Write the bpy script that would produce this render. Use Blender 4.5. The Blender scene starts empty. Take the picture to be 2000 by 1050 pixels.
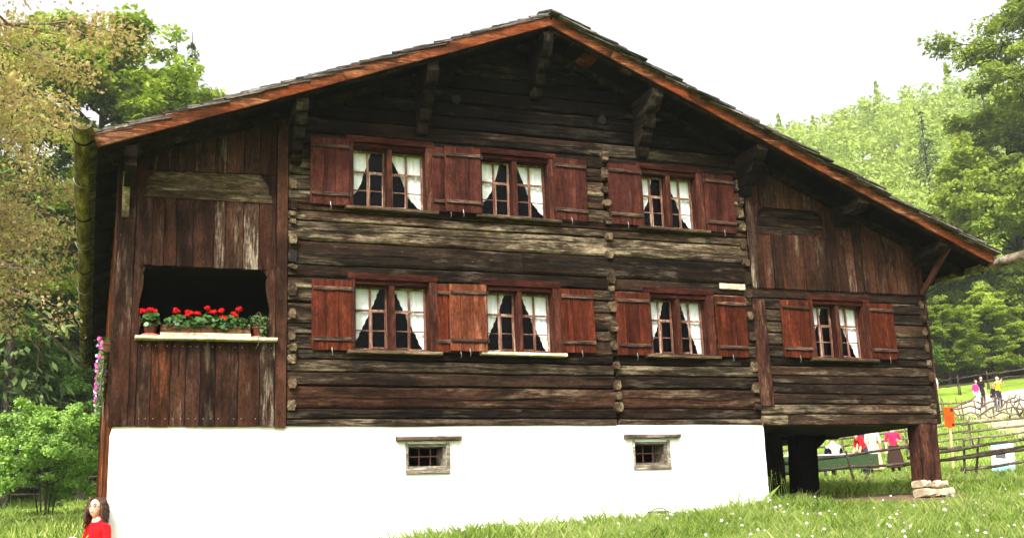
import bpy, math, random
import numpy as np
from mathutils import Vector, Matrix, Euler

# ------------------------------------------------------------------ camera, sky, sun, exposure
sc = bpy.context.scene
col = sc.collection
R = random.Random(11)
NP = np.random.default_rng(5)

cam_d = bpy.data.cameras.new('camera')
cam = bpy.data.objects.new('camera', cam_d)
col.objects.link(cam)
cam_d.sensor_fit = 'HORIZONTAL'
cam_d.sensor_width = 36.0
cam_d.lens = 2197.21 / 2000.0 * 36.0
cam_d.clip_start = 0.1
cam_d.clip_end = 3000.0
_r = Vector((0.93804922, -0.34459213, -0.03633086))
_u = Vector((-0.04514586, -0.22550163, 0.97319621))
_f = Vector((0.34354843, 0.91126576, 0.22708853))
CAM = Vector((0.0, -14.5, 0.0))
cam.matrix_world = Matrix(((_r.x, _u.x, -_f.x, CAM.x), (_r.y, _u.y, -_f.y, CAM.y), (_r.z, _u.z, -_f.z, CAM.z), (0, 0, 0, 1)))
sc.camera = cam

SUN_EL = math.radians(46)
SUN_AZ = math.radians(-36)      # sun stands behind the camera, to its left
to_sun = Vector((math.sin(SUN_AZ) * math.cos(SUN_EL), -math.cos(SUN_AZ) * math.cos(SUN_EL), math.sin(SUN_EL)))
sun_d = bpy.data.lights.new('sun', 'SUN')
sun_d.energy = 2.2
sun_d.angle = math.radians(7)
sun_d.color = (1.0, 0.95, 0.86)
sun = bpy.data.objects.new('sun', sun_d)
col.objects.link(sun)
sun.rotation_euler = to_sun.to_track_quat('Z', 'Y').to_euler()

world = bpy.data.worlds.new('World')
sc.world = world
world.use_nodes = True
wn = world.node_tree
wn.nodes.clear()
sky = wn.nodes.new('ShaderNodeTexSky')
sky.sky_type = 'NISHITA'
sky.sun_disc = False
sky.sun_elevation = SUN_EL
sky.sun_rotation = math.atan2(to_sun.x, to_sun.y)
sky.air_density = 1.0
sky.dust_density = 6.0
sky.ozone_density = 1.0
hs = wn.nodes.new('ShaderNodeHueSaturation')      # thin white overcast: little blue left in the sky
hs.inputs['Saturation'].default_value = 0.12
bg = wn.nodes.new('ShaderNodeBackground')
bg.inputs['Strength'].default_value = 0.15
wo = wn.nodes.new('ShaderNodeOutputWorld')
wn.links.new(sky.outputs[0], hs.inputs['Color'])
wn.links.new(hs.outputs[0], bg.inputs['Color'])
wn.links.new(bg.outputs[0], wo.inputs['Surface'])

sc.view_settings.view_transform = 'Standard'
sc.view_settings.look = 'None'
sc.view_settings.gamma = 1.0
sc.view_settings.use_curve_mapping = False
sc.view_settings.exposure = 1.45
sc.render.engine = 'CYCLES'
sc.cycles.use_denoising = True
sc.cycles.denoising_input_passes = 'RGB_ALBEDO_NORMAL'
sc.cycles.denoising_prefilter = 'ACCURATE'
sc.cycles.max_bounces = 6
sc.cycles.transparent_max_bounces = 12
sc.cycles.diffuse_bounces = 3
sc.cycles.volume_bounces = 0
sc.cycles.caustics_reflective = False
sc.cycles.caustics_refractive = False

# ------------------------------------------------------------------ helpers
def link(o, parent=None):
    col.objects.link(o)
    if parent is not None:
        o.parent = parent
    return o

def tag(o, label=None, cat=None, group=None, kind=None):
    if label: o['label'] = label
    if cat: o['category'] = cat
    if group: o['group'] = group
    if kind: o['kind'] = kind
    return o

def empty(name, loc=(0, 0, 0), rz=0.0, parent=None):
    o = bpy.data.objects.new(name, None)
    o.empty_display_size = 0.2
    link(o, parent)
    o.location = loc
    o.rotation_euler = (0, 0, rz)
    return o

class MB:
    def __init__(s):
        s.v = []; s.f = []; s.m = []
    def add(s, verts, faces, mi=0):
        k = len(s.v)
        s.v += [tuple(p) for p in verts]
        s.f += [tuple(i + k for i in f) for f in faces]
        s.m += [mi] * len(faces)
        return s
    def box(s, x0, x1, y0, y1, z0, z1, mi=0):
        return s.add([(x0, y0, z0), (x1, y0, z0), (x1, y1, z0), (x0, y1, z0), (x0, y0, z1), (x1, y0, z1), (x1, y1, z1), (x0, y1, z1)],
                     [(0, 3, 2, 1), (4, 5, 6, 7), (0, 1, 5, 4), (1, 2, 6, 5), (2, 3, 7, 6), (3, 0, 4, 7)], mi)
    def beam(s, p0, p1, w, h, up=(0, 0, 1), c=0.008, n=1, j=0.0, rnd=None, mi=0, taper=1.0):
        """bar from p0 to p1: w across, h along up, chamfered edges, n lengths with jitter j"""
        p0 = Vector(p0); p1 = Vector(p1)
        d = (p1 - p0).normalized(); up = Vector(up)
        side = d.cross(up)
        if side.length < 1e-4: side = d.cross(Vector((1, 0, 0)))
        side.normalize(); up = side.cross(d).normalized()
        rnd = rnd or R
        V = []; F = []
        for i in range(n + 1):
            t = i / n
            q = p0.lerp(p1, t)
            k = 1 + (taper - 1) * t
            a = w * k / 2; b = h * k / 2; cc = min(c, a * .6, b * .6)
            for (x, y) in ((-a + cc, -b), (a - cc, -b), (a, -b + cc), (a, b - cc), (a - cc, b), (-a + cc, b), (-a, b - cc), (-a, -b + cc)):
                jx = rnd.uniform(-j, j) if j else 0; jy = rnd.uniform(-j, j) if j else 0
                V.append(q + side * (x + jx) + up * (y + jy))
        for i in range(n):
            for k in range(8):
                a = i * 8 + k; b = i * 8 + (k + 1) % 8
                F.append((a, b, b + 8, a + 8))
        F.append(tuple(range(7, -1, -1))); F.append(tuple(n * 8 + k for k in range(8)))
        return s.add(V, F, mi)
    def tube(s, pts, rad, n=6, mi=0, cap=True):
        pts = [Vector(p) for p in pts]
        if not isinstance(rad, (list, tuple)): rad = [rad] * len(pts)
        V = []; F = []
        prev = None
        for i, p in enumerate(pts):
            d = (pts[min(i + 1, len(pts) - 1)] - pts[max(i - 1, 0)])
            if d.length < 1e-6: d = Vector((0, 0, 1))
            d.normalize()
            a = prev if prev is not None else (Vector((1, 0, 0)) if abs(d.x) < .8 else Vector((0, 1, 0)))
            a = (a - d * a.dot(d))
            if a.length < 1e-4: a = d.orthogonal()
            a.normalize(); prev = a
            b = d.cross(a)
            for k in range(n):
                t = 2 * math.pi * k / n
                V.append(p + (a * math.cos(t) + b * math.sin(t)) * rad[i])
        for i in range(len(pts) - 1):
            for k in range(n):
                F.append((i * n + k, i * n + (k + 1) % n, (i + 1) * n + (k + 1) % n, (i + 1) * n + k))
        if cap:
            F.append(tuple(range(n - 1, -1, -1))); F.append(tuple((len(pts) - 1) * n + k for k in range(n)))
        return s.add(V, F, mi)
    def prism(s, outline, y0, y1, mi=0):
        """(x,z) outline, counter-clockwise seen from -y, pushed from y0 to y1"""
        n = len(outline)
        V = [(x, y0, z) for x, z in outline] + [(x, y1, z) for x, z in outline]
        F = [tuple(range(n)), tuple(range(2 * n - 1, n - 1, -1))]
        F += [(i, i + n, (i + 1) % n + n, (i + 1) % n) for i in range(n)]
        return s.add(V, F, mi)
    def ball(s, c, r, nu=8, nv=6, mi=0, fn=None):
        c = Vector(c); r = r if isinstance(r, (tuple, list)) else (r, r, r)
        V = []; F = []
        for j in range(nv + 1):
            th = math.pi * j / nv
            for i in range(nu):
                ph = 2 * math.pi * i / nu
                q = Vector((math.sin(th) * math.cos(ph), math.sin(th) * math.sin(ph), math.cos(th)))
                k = fn(q) if fn else 1
                V.append(c + Vector((q.x * r[0], q.y * r[1], q.z * r[2])) * k)
        for j in range(nv):
            for i in range(nu):
                F.append((j * nu + i, (j + 1) * nu + i, (j + 1) * nu + (i + 1) % nu, j * nu + (i + 1) % nu))
        return s.add(V, F, mi)
    def mesh(s, name, mats, smooth=False):
        me = bpy.data.meshes.new(name)
        me.from_pydata(s.v, [], s.f)
        if not isinstance(mats, (list, tuple)): mats = [mats]
        for m in mats: me.materials.append(m)
        if len(mats) > 1: me.polygons.foreach_set('material_index', s.m)
        if smooth: me.polygons.foreach_set('use_smooth', [True] * len(s.f))
        me.update()
        return me
    def build(s, name, mats, parent=None, smooth=False, loc=None):
        o = bpy.data.objects.new(name, s.mesh(name, mats, smooth))
        link(o, parent)
        if loc is not None: o.location = loc
        return o

def cards(name, V, mat, parent=None, k=4):
    """V: (n*k,3) array of k-cornered faces"""
    n = len(V) // k
    me = bpy.data.meshes.new(name)
    me.vertices.add(n * k); me.vertices.foreach_set('co', np.ascontiguousarray(V, dtype=np.float32).ravel())
    me.loops.add(n * k); me.loops.foreach_set('vertex_index', np.arange(n * k, dtype=np.int32))
    me.polygons.add(n); me.polygons.foreach_set('loop_start', np.arange(0, n * k, k, dtype=np.int32))
    me.polygons.foreach_set('loop_total', np.full(n, k, dtype=np.int32))
    me.update(calc_edges=True)
    me.materials.append(mat)
    o = bpy.data.objects.new(name, me)
    return link(o, parent)

def copy_tree(o, parent=None):
    c = o.copy(); link(c, parent)
    for ch in list(o.children):
        copy_tree(ch, c)
    return c

# ------------------------------------------------------------------ materials
class NT:
    def __init__(s, name):
        s.mat = bpy.data.materials.new(name); s.mat.use_nodes = True
        s.t = s.mat.node_tree; s.t.nodes.clear()
        s.out = s.t.nodes.new('ShaderNodeOutputMaterial')
    def n(s, typ, ins=None, **props):
        nd = s.t.nodes.new('ShaderNode' + typ)
        for k, v in props.items(): setattr(nd, k, v)
        for k, v in (ins or {}).items():
            if isinstance(v, bpy.types.NodeSocket): s.t.links.new(v, nd.inputs[k])
            else: nd.inputs[k].default_value = v
        return nd
    def ramp(s, fac, stops, interp='LINEAR'):
        nd = s.t.nodes.new('ShaderNodeValToRGB'); cr = nd.color_ramp; cr.interpolation = interp
        while len(cr.elements) > 1: cr.elements.remove(cr.elements[-1])
        cr.elements[0].position = stops[0][0]; cr.elements[0].color = rgba(stops[0][1])
        for p, c in stops[1:]:
            e = cr.elements.new(p); e.color = rgba(c)
        s.t.links.new(fac, nd.inputs[0])
        return nd.outputs[0]
    def mix(s, fac, a, b, mode='MIX'):
        nd = s.t.nodes.new('ShaderNodeMix'); nd.data_type = 'RGBA'; nd.blend_type = mode
        for sock, v in ((nd.inputs[0], fac), (nd.inputs[6], a), (nd.inputs[7], b)):
            if isinstance(v, bpy.types.NodeSocket): s.t.links.new(v, sock)
            elif sock.type == 'RGBA': sock.default_value = rgba(v)
            else: sock.default_value = v
        return nd.outputs[2]
    def math(s, op, a, b=0.0):
        nd = s.t.nodes.new('ShaderNodeMath'); nd.operation = op
        for i, v in ((0, a), (1, b)):
            if isinstance(v, bpy.types.NodeSocket): s.t.links.new(v, nd.inputs[i])
            else: nd.inputs[i].default_value = v
        return nd.outputs[0]
    def surf(s, sh):
        s.t.links.new(sh, s.out.inputs['Surface']); return s.mat
    def noise(s, vec, scale, detail=5, rough=.6, dist=0.0):
        return s.n('TexNoise', {'Vector': vec, 'Scale': scale, 'Detail': detail, 'Roughness': rough, 'Distortion': dist}).outputs[0]
    def mapping(s, vec, scale):
        return s.n('Mapping', {'Vector': vec, 'Scale': scale}).outputs[0]

def rgba(c):
    if isinstance(c, (int, float)): return (c, c, c, 1)
    return (c[0], c[1], c[2], 1)

def wood(name, dark, mid, light, axis='X', patch=.5, spread=.35, grain=14., along=1.5, rough=.9, bump=.5, crack=.5, alt=None, altamt=.5, spec=.04):
    m = NT(name)
    tc = m.n('TexCoord'); oi = m.n('ObjectInfo')
    rnd = oi.outputs['Random']
    off = m.n('CombineXYZ', {0: m.math('MULTIPLY', rnd, 37.3), 1: m.math('MULTIPLY', rnd, 91.7), 2: m.math('MULTIPLY', rnd, 53.1)}).outputs[0]
    vec = m.n('VectorMath', {0: tc.outputs['Object'], 1: off}, operation='ADD').outputs[0]
    def sc3(a, c): return tuple(a if k == axis else c for k in 'XYZ')
    g = m.noise(m.mapping(vec, sc3(along, grain)), 1.0, 6, .75, .2)
    fine = m.noise(m.mapping(vec, sc3(along * 4, grain * 4)), 1.0, 3, .6)
    big = m.noise(m.mapping(vec, sc3(.45, 2.2)), 1.0, 4, .6)
    gg = m.math('ADD', m.math('MULTIPLY', g, .62), m.math('MULTIPLY', fine, .38))
    base = m.ramp(gg, [(.39, dark), (.50, tuple((a * .6 + b * .4) for a, b in zip(dark, mid))), (.60, mid)])
    if alt is not None:
        base = m.mix(m.math('MULTIPLY', m.ramp(m.noise(m.mapping(vec, sc3(.35, 3.5)), 1.0, 4, .6), [(.42, 0), (.62, 1)]), altamt), base, alt)
    # bleached, worn patches, torn along the grain
    mid_ = m.noise(m.mapping(vec, sc3(1.7, 9.)), 1.0, 5, .65, .3)
    pw = m.math('ADD', m.math('ADD', m.math('MULTIPLY', big, .38), m.math('MULTIPLY', mid_, .34)), m.math('MULTIPLY', gg, .28))
    t0 = .585 - .13 * patch
    pm_ = m.ramp(pw, [(t0, 0), (t0 + .04, .45), (t0 + .11, 1)])
    base = m.mix(m.math('MULTIPLY', pm_, min(1, .35 + patch * .6)), base, light)
    dk = m.ramp(m.noise(m.mapping(vec, sc3(.9, 5.)), 1.0, 4, .6), [(.36, .75), (.52, 0)])
    base = m.mix(dk, base, tuple(c * .7 for c in dark))
    # knots
    vo = m.n('TexVoronoi', {'Vector': m.mapping(vec, sc3(1.6, 4.5)), 'Scale': 1.0, 'Randomness': 1.0})
    kn = m.ramp(vo.outputs['Distance'], [(.06, 1), (.13, 0)])
    base = m.mix(m.math('MULTIPLY', kn, .55), base, tuple(c * .5 for c in dark))
    # pale chips and scuffs
    cp_ = m.ramp(m.noise(m.mapping(vec, sc3(7., 22.)), 1.0, 3, .7), [(.70, 0), (.76, 1)])
    base = m.mix(m.math('MULTIPLY', cp_, .55), base, light)
    # drying cracks
    ck = m.noise(m.mapping(vec, sc3(.55, 26.)), 1.0, 2, .5, .3)
    cm = m.ramp(ck, [(.285, 1), (.33, 0)])
    base = m.mix(m.math('MULTIPLY', cm, crack), base, tuple(c * .25 for c in dark))
    # fine mottling
    sp1 = m.noise(m.mapping(vec, sc3(16., 42.)), 1.0, 4, .75)
    sp2 = m.noise(vec, 7., 5, .75)
    spk = m.math('MULTIPLY', m.math('ADD', m.math('MULTIPLY', m.math('SUBTRACT', sp1, .5), 2.6), 1.), m.math('ADD', m.math('MULTIPLY', m.math('SUBTRACT', sp2, .5), 1.8), 1.))
    spk = m.math('MAXIMUM', spk, .3)
    # one board is darker, the next one lighter
    val = m.math('MULTIPLY', m.math('ADD', m.math('MULTIPLY', rnd, spread * 2), 1 - spread), spk)
    hsv = m.n('HueSaturation', {'Color': base, 'Value': val})
    hh = m.math('SUBTRACT', m.math('MULTIPLY', gg, 1.0), m.math('MULTIPLY', cm, .8))
    bp = m.n('Bump', {'Height': hh, 'Strength': bump, 'Distance': .012})
    b = m.n('BsdfPrincipled', {'Base Color': hsv.outputs[0], 'Roughness': rough, 'Normal': bp.outputs[0]})
    b.inputs['Specular IOR Level'].default_value = spec
    return m.surf(b.outputs[0])

def plain(name, c, rough=.6, metal=0., var=.15, scale=8., bump=0., spec=.3):
    m = NT(name)
    tc = m.n('TexCoord')
    nz = m.noise(tc.outputs['Object'], scale, 5, .6)
    k = m.ramp(nz, [(.3, tuple(x * (1 - var) for x in c)), (.7, tuple(min(1, x * (1 + var)) for x in c))])
    ins = {'Base Color': k, 'Roughness': rough, 'Metallic': metal}
    if bump: ins['Normal'] = m.n('Bump', {'Height': nz, 'Strength': bump, 'Distance': .02}).outputs[0]
    b = m.n('BsdfPrincipled', ins)
    b.inputs['Specular IOR Level'].default_value = spec
    return m.surf(b.outputs[0])

def leafmat(name, stops, trans=.35, big=.25, gloss=.0):
    """per-leaf colour, drifting over the crown, half see-through"""
    m = NT(name)
    ge = m.n('NewGeometry'); oi = m.n('ObjectInfo')
    nz = m.noise(ge.outputs['Position'], big, 3, .6)
    k = m.math('ADD', m.math('MULTIPLY', ge.outputs['Random Per Island'], .6), m.math('SUBTRACT', m.math('MULTIPLY', nz, 1.0), .3))
    c = m.ramp(k, stops)
    v = m.math('ADD', m.math('MULTIPLY', oi.outputs['Random'], .4), .8)
    c = m.n('HueSaturation', {'Color': c, 'Value': v}).outputs[0]
    d = m.n('BsdfDiffuse', {'Color': c})
    tcol = m.mix(.5, c, (.35, .45, .02), 'SOFT_LIGHT')
    t = m.n('BsdfTranslucent', {'Color': tcol})
    mx = m.n('MixShader', {0: trans, 1: d.outputs[0], 2: t.outputs[0]})
    if gloss:
        g = m.n('BsdfGlossy', {'Color': (1, 1, 1, 1), 'Roughness': .4})
        mx = m.n('MixShader', {0: gloss, 1: mx.outputs[0], 2: g.outputs[0]})
    return m.surf(mx.outputs[0])

MAT = {}
MAT['log'] = wood('log_wood', (.0065, .0044, .0030), (.056, .037, .023), (.26, .20, .13), 'X', patch=.60, spread=.38, grain=13, alt=(.048, .022, .012), altamt=.6, crack=.8)
MAT['log_red'] = wood('log_wood_reddish', (.008, .0045, .0029), (.056, .029, .017), (.22, .155, .095), 'X', patch=.48, spread=.2, grain=13, alt=(.050, .019, .010), altamt=.6, crack=.8)
MAT['log_dark'] = wood('log_wood_dark_shaded', (.0040, .0028, .0022), (.026, .0175, .0115), (.16, .125, .088), 'X', patch=.44, spread=.35, grain=13, alt=(.026, .013, .008), altamt=.6, crack=.8)  # dark logs; on the upper gable the tone also paints eave shade
MAT['log_eave_shade'] = wood('log_wood_eave_shade', (.0018, .0014, .0011), (.010, .007, .005), (.075, .058, .040), 'X', patch=.36, spread=.3, grain=13, crack=.8)  # top gable logs, eave shade put into the colour
MAT['log_pale'] = wood('log_wood_bleached', (.012, .008, .005), (.075, .052, .032), (.28, .22, .145), 'X', patch=.54, spread=.2, grain=13, crack=.9)
MAT['log_end'] = wood('log_end_wood', (.030, .019, .011), (.125, .085, .050), (.28, .22, .14), 'Y', patch=.5, spread=.55, grain=18, crack=.5)
MAT['plank'] = wood('balcony_plank_wood', (.0100, .0055, .0038), (.046, .0225, .0145), (.22, .165, .115), 'Z', patch=.30, spread=.35, grain=15, alt=(.050, .018, .0095), altamt=.7, crack=.6)
MAT['plank_pale'] = wood('bleached_plank_wood', (.014, .0078, .0052), (.068, .038, .025), (.34, .275, .205), 'Z', patch=.60, spread=.2, grain=17, crack=.6)
MAT['plank_red'] = wood('red_plank_wood', (.016, .007, .004), (.082, .026, .011), (.20, .09, .04), 'Z', patch=.25, spread=.3, grain=15, crack=.5)
MAT['side'] = wood('side_board_wood', (.035, .012, .006), (.23, .062, .020), (.34, .20, .12), 'Z', patch=.3, spread=.4, grain=12, crack=.7)
MAT['soffit'] = wood('smoke_black_shade_wood', (.0020, .0015, .0012), (.0075, .005, .0034), (.018, .012, .008), 'Y', patch=.2, spread=.6, grain=12, crack=.4)  # smoke-black wood, darkened further to deepen the shade under the eaves
MAT['purlin'] = wood('purlin_wood', (.0042, .003, .0022), (.021, .014, .0092), (.085, .064, .044), 'Y', patch=.35, spread=.3, grain=14, crack=.8)  # tone lowered to add to the shade under the eaves
MAT['barge'] = wood('bargeboard_larch', (.040, .0135, .007), (.215, .074, .031), (.38, .20, .11), 'X', patch=.45, spread=.1, grain=13, along=1.1, crack=.5, alt=(.13, .027, .007), altamt=.8)
MAT['shutter'] = wood('shutter_red_wood', (.022, .0052, .0026), (.100, .0200, .0078), (.16, .046, .020), 'Z', patch=.25, spread=.22, grain=10, along=1.1, crack=.25, alt=(.062, .013, .006), altamt=.6, rough=.6, bump=.25)
MAT['shutter_old_shaded'] = wood('shutter_old_red_shaded_wood', (.022, .0064, .0046), (.074, .0205, .0125), (.125, .048, .031), 'Z', patch=.25, spread=.2, grain=10, along=1.1, crack=.3, alt=(.052, .014, .011), altamt=.7, rough=.65, bump=.25)  # older paint; tone also holds the eave shadow on the upper shutters
MAT['shutter_worn'] = wood('shutter_sunbleached_wood', (.070, .018, .008), (.165, .050, .023), (.26, .125, .075), 'Z', patch=.4, spread=.1, grain=10, along=1.1, crack=.3, rough=.65, bump=.25)
MAT['batten'] = wood('shutter_batten_wood', (.022, .011, .008), (.09, .052, .038), (.25, .175, .13), 'X', patch=.5, spread=.3, grain=20, crack=.6)
MAT['frame'] = wood('window_frame_wood', (.020, .0062, .0042), (.082, .0255, .0155), (.18, .088, .056), 'Z', patch=.3, spread=.15, grain=14, crack=.3, rough=.6, bump=.25)
MAT['sash'] = wood('window_sash_wood', (.085, .032, .021), (.27, .145, .10), (.55, .43, .34), 'Z', patch=.55, spread=.12, grain=20, crack=.3, rough=.6, bump=.2)
MAT['sill'] = wood('window_sill_wood', (.030, .020, .012), (.115, .078, .046), (.23, .175, .115), 'X', patch=.5, spread=.35, grain=16, crack=.6)
MAT['sill_pale'] = wood('fresh_sill_wood', (.36, .25, .17), (.68, .54, .41), (.80, .72, .62), 'X', patch=.5, spread=.05, grain=14, crack=.3)
MAT['oval_lit'] = wood('lit_infill_wood', (.020, .013, .007), (.095, .065, .035), (.36, .29, .19), 'X', patch=.42, spread=.2, grain=10, crack=.3)  # pale tone paints in the light falling on the infill
MAT['shingle'] = wood('roof_shingle_wood', (.035, .028, .024), (.14, .12, .105), (.33, .30, .28), 'X', patch=.45, spread=.5, grain=14, crack=.5)
MAT['gutter'] = wood('log_gutter_wood', (.055, .042, .020), (.24, .19, .095), (.36, .30, .17), 'Y', patch=.4, spread=.1, grain=5, along=.6, crack=.3)
MAT['rail'] = wood('fence_rail_wood', (.075, .055, .038), (.22, .17, .12), (.42, .36, .28), 'X', patch=.5, spread=.3, grain=10, crack=.5)
MAT['rail_dark'] = wood('dark_fence_rail_wood', (.030, .022, .016), (.10, .075, .055), (.26, .22, .17), 'X', patch=.4, spread=.3, grain=10, crack=.5)
MAT['postred'] = wood('corner_post_wood', (.017, .0080, .0055), (.075, .028, .018), (.23, .145, .09), 'Z', patch=.32, spread=.15, grain=9, crack=.7)
MAT['cellar'] = wood('cellar_frame_wood', (.10, .080, .058), (.30, .255, .195), (.50, .45, .37), 'X', patch=.5, spread=.2, grain=14, crack=.5)
MAT['lintel'] = wood('cellar_lintel_wood', (.050, .030, .020), (.19, .118, .080), (.46, .38, .30), 'X', patch=.6, spread=.2, grain=14, crack=.6)
MAT['flowerbox'] = wood('flower_box_wood', (.050, .024, .012), (.155, .082, .042), (.30, .20, .12), 'X', patch=.35, spread=.1, grain=12, crack=.5)
MAT['bark'] = wood('tree_bark', (.028, .024, .018), (.085, .072, .054), (.18, .16, .13), 'Z', patch=.4, spread=.2, grain=6, along=1.2, crack=.6, rough=.95)
MAT['bark_pale'] = wood('pale_tree_bark', (.11, .082, .062), (.27, .20, .15), (.40, .32, .26), 'Z', patch=.4, spread=.2, grain=6, along=1.2, crack=.4, rough=.95)
MAT['iron'] = plain('dark_iron', (.035, .026, .022), .55, .6, .3)
MAT['rust'] = plain('rusty_iron', (.075, .030, .018), .7, .3, .4, 20)
MAT['zinc'] = plain('bare_metal_hook', (.20, .19, .18), .4, .8, .2)
MAT['nail'] = plain('nail_heads', (.30, .28, .27), .5, .5)
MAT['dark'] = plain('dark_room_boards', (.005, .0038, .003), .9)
MAT['stone'] = plain('sandstone_block', (.42, .33, .22), .9, 0, .35, 9, .5)
MAT['pot'] = plain('terracotta_pot', (.085, .018, .012), .5, 0, .25, 12)
MAT['saucer'] = plain('terracotta_saucer', (.40, .15, .07), .7, 0, .2, 12)

def plaster():
    m = NT('white_lime_plaster')
    tc = m.n('TexCoord')
    a = m.noise(tc.outputs['Object'], 6., 6, .65)
    b = m.noise(tc.outputs['Object'], 1.1, 4, .6)
    c = m.ramp(b, [(.3, (.80, .79, .76)), (.6, (.85, .845, .83))])
    bp = m.n('Bump', {'Height': m.math('ADD', a, m.math('MULTIPLY', b, 2.)), 'Strength': .45, 'Distance': .03})
    p = m.n('BsdfPrincipled', {'Base Color': c, 'Roughness': .95, 'Normal': bp.outputs[0]})
    p.inputs['Specular IOR Level'].default_value = .1
    return m.surf(p.outputs[0])
MAT['plaster'] = plaster()

def glass():
    m = NT('old_window_glass')
    tc = m.n('TexCoord')
    bp = m.n('Bump', {'Height': m.noise(tc.outputs['Object'], 3., 2), 'Strength': .15, 'Distance': .02})
    fr = m.n('Fresnel', {'IOR': 1.12, 'Normal': bp.outputs[0]})
    t = m.n('BsdfTransparent', {'Color': (1, 1, 1, 1)})
    g = m.n('BsdfGlossy', {'Roughness': .03, 'Normal': bp.outputs[0], 'Color': (.8, .85, .9, 1)})
    return m.surf(m.n('MixShader', {0: fr.outputs[0], 1: t.outputs[0], 2: g.outputs[0]}).outputs[0])
MAT['glass'] = glass()

def cloth(name, c, trans=.0, rough=.9, var=.08):
    m = NT(name)
    tc = m.n('TexCoord')
    nz = m.noise(tc.outputs['Object'], 30., 3, .6)
    k = m.ramp(nz, [(.3, tuple(x * (1 - var) for x in c)), (.7, c)])
    d = m.n('BsdfDiffuse', {'Color': k, 'Roughness': .5})
    if trans:
        t = m.n('BsdfTranslucent', {'Color': k})
        d = m.n('MixShader', {0: trans, 1: d.outputs[0], 2: t.outputs[0]})
    return m.surf(d.outputs[0])
MAT['curtain'] = cloth('white_curtain_cotton', (.88, .89, .86), .15)

MAT['leaf_orange'] = leafmat('bronze_young_leaves', [(.1, (.34, .20, .125)), (.34, (.40, .275, .14)), (.62, (.43, .36, .15)), (.95, (.33, .37, .12))], .5, .35, .0)
MAT['leaf_beech'] = leafmat('beech_leaves', [(.1, (.16, .21, .035)), (.4, (.28, .36, .055)), (.7, (.38, .46, .08)), (.95, (.46, .53, .11))], .52, .18)
MAT['leaf_light'] = leafmat('light_green_leaves', [(.1, (.16, .215, .025)), (.4, (.27, .36, .04)), (.7, (.37, .46, .06)), (.95, (.44, .52, .08))], .5, .12)
MAT['leaf_far'] = leafmat('hazy_hill_leaves', [(.1, (.22, .28, .07)), (.4, (.32, .40, .10)), (.7, (.40, .48, .13)), (.95, (.46, .53, .17))], .5, .06)  # paler and greyer than the near leaves, distance haze put into the colour
MAT['leaf_dark'] = leafmat('dark_green_leaves', [(.1, (.030, .065, .012)), (.4, (.070, .14, .022)), (.7, (.12, .21, .032)), (.95, (.17, .26, .05))], .45, .3)
MAT['leaf_elder'] = leafmat('elder_leaves', [(.1, (.08, .15, .025)), (.4, (.17, .29, .045)), (.7, (.25, .39, .07)), (.95, (.33, .46, .10))], .4, .6, .02)
MAT['needle'] = leafmat('spruce_needles', [(.1, (.035, .060, .020)), (.4, (.075, .115, .035)), (.7, (.12, .165, .055)), (.95, (.16, .20, .07))], .3, .2)
MAT['grass'] = leafmat('meadow_grass', [(.1, (.10, .155, .028)), (.35, (.18, .265, .05)), (.62, (.29, .375, .085)), (.88, (.44, .45, .19)), (1., (.50, .47, .26))], .45, .5)
MAT['geranium'] = leafmat('geranium_leaves', [(.1, (.020, .055, .010)), (.5, (.055, .13, .025)), (.95, (.12, .21, .05))], .3, 4., .03)
MAT['greyleaf'] = leafmat('grey_green_leaves', [(.1, (.04, .07, .025)), (.5, (.10, .15, .06)), (.95, (.20, .25, .10))], .3, 4.)
MAT['red_petal'] = leafmat('red_petals', [(.1, (.45, .005, .008)), (.5, (.68, .012, .014)), (.95, (.80, .04, .03))], .3, 4.)
MAT['pink_petal'] = leafmat('pink_petals', [(.1, (.55, .03, .20)), (.5, (.75, .10, .38)), (.95, (.80, .45, .60))], .3, 4.)
MAT['violet_petal'] = leafmat('violet_petals', [(.1, (.12, .03, .38)), (.5, (.30, .12, .60)), (.95, (.65, .5, .8))], .3, 4.)
MAT['white_petal'] = leafmat('white_petals', [(.1, (.62, .58, .60)), (.5, (.78, .76, .76)), (.95, (.82, .82, .80))], .3, 4.)
MAT['yellow_petal'] = leafmat('yellow_petals', [(.1, (.60, .42, .02)), (.95, (.75, .62, .06))], .3, 4.)
MAT['lilac_petal'] = leafmat('clover_petals', [(.1, (.45, .28, .48)), (.95, (.72, .52, .68))], .3, 4.)
# ------------------------------------------------------------------ terrain
CP = np.array([(-40, -25, -2.6), (0, -20, -2.0), (35, -25, -.8), (0, -14.5, -1.55), (15, -12, -.85), (8, -7, -.55), (9.4, -4.8, -.30), (16, -3, .12),
    (-10, -1, -.8), (-4, 0, -.5), (.2, -.5, -.42), (5.3, 0, -.03), (9.3, 0, .17), (12.3, 0, .29), (17.5, 5.5, .72), (20, 8.2, 1.0), (23.5, 15, 1.25),
    (30, 19.6, 2.3), (37, 26, 3.55), (42, 30, 4.55), (47, 35.5, 5.6), (56, 45, 8.5), (46, 41, 7.4), (40, 5, 2.3), (60, 22, 6.6), (-4, 15, .45), (-2, 38, 1.85), (-20, 20, 1.0),
    (-12, 48, 4.5), (2, 60, 9), (-30, 70, 16), (10, 22, 1.2), (28, 45, 4.8), (22, 75, 10), (62, 78, 12.5), (90, 70, 17), (100, 110, 30),
    (138, 186, 70), (175, 170, 80), (215, 135, 76), (60, 150, 38), (0, 150, 38), (-60, 120, 40), (-150, 100, 52), (-150, -60, -2), (150, -60, 10), (0, -160, -10),
    (320, 20, 70), (0, 420, 100), (420, 420, 130), (-320, 320, 110), (300, 300, 105)], float)
def _phi(r): return np.where(r > 1e-9, r * r * np.log(np.maximum(r, 1e-9)), 0.)
_P = CP[:, :2]; _n = len(CP)
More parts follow.
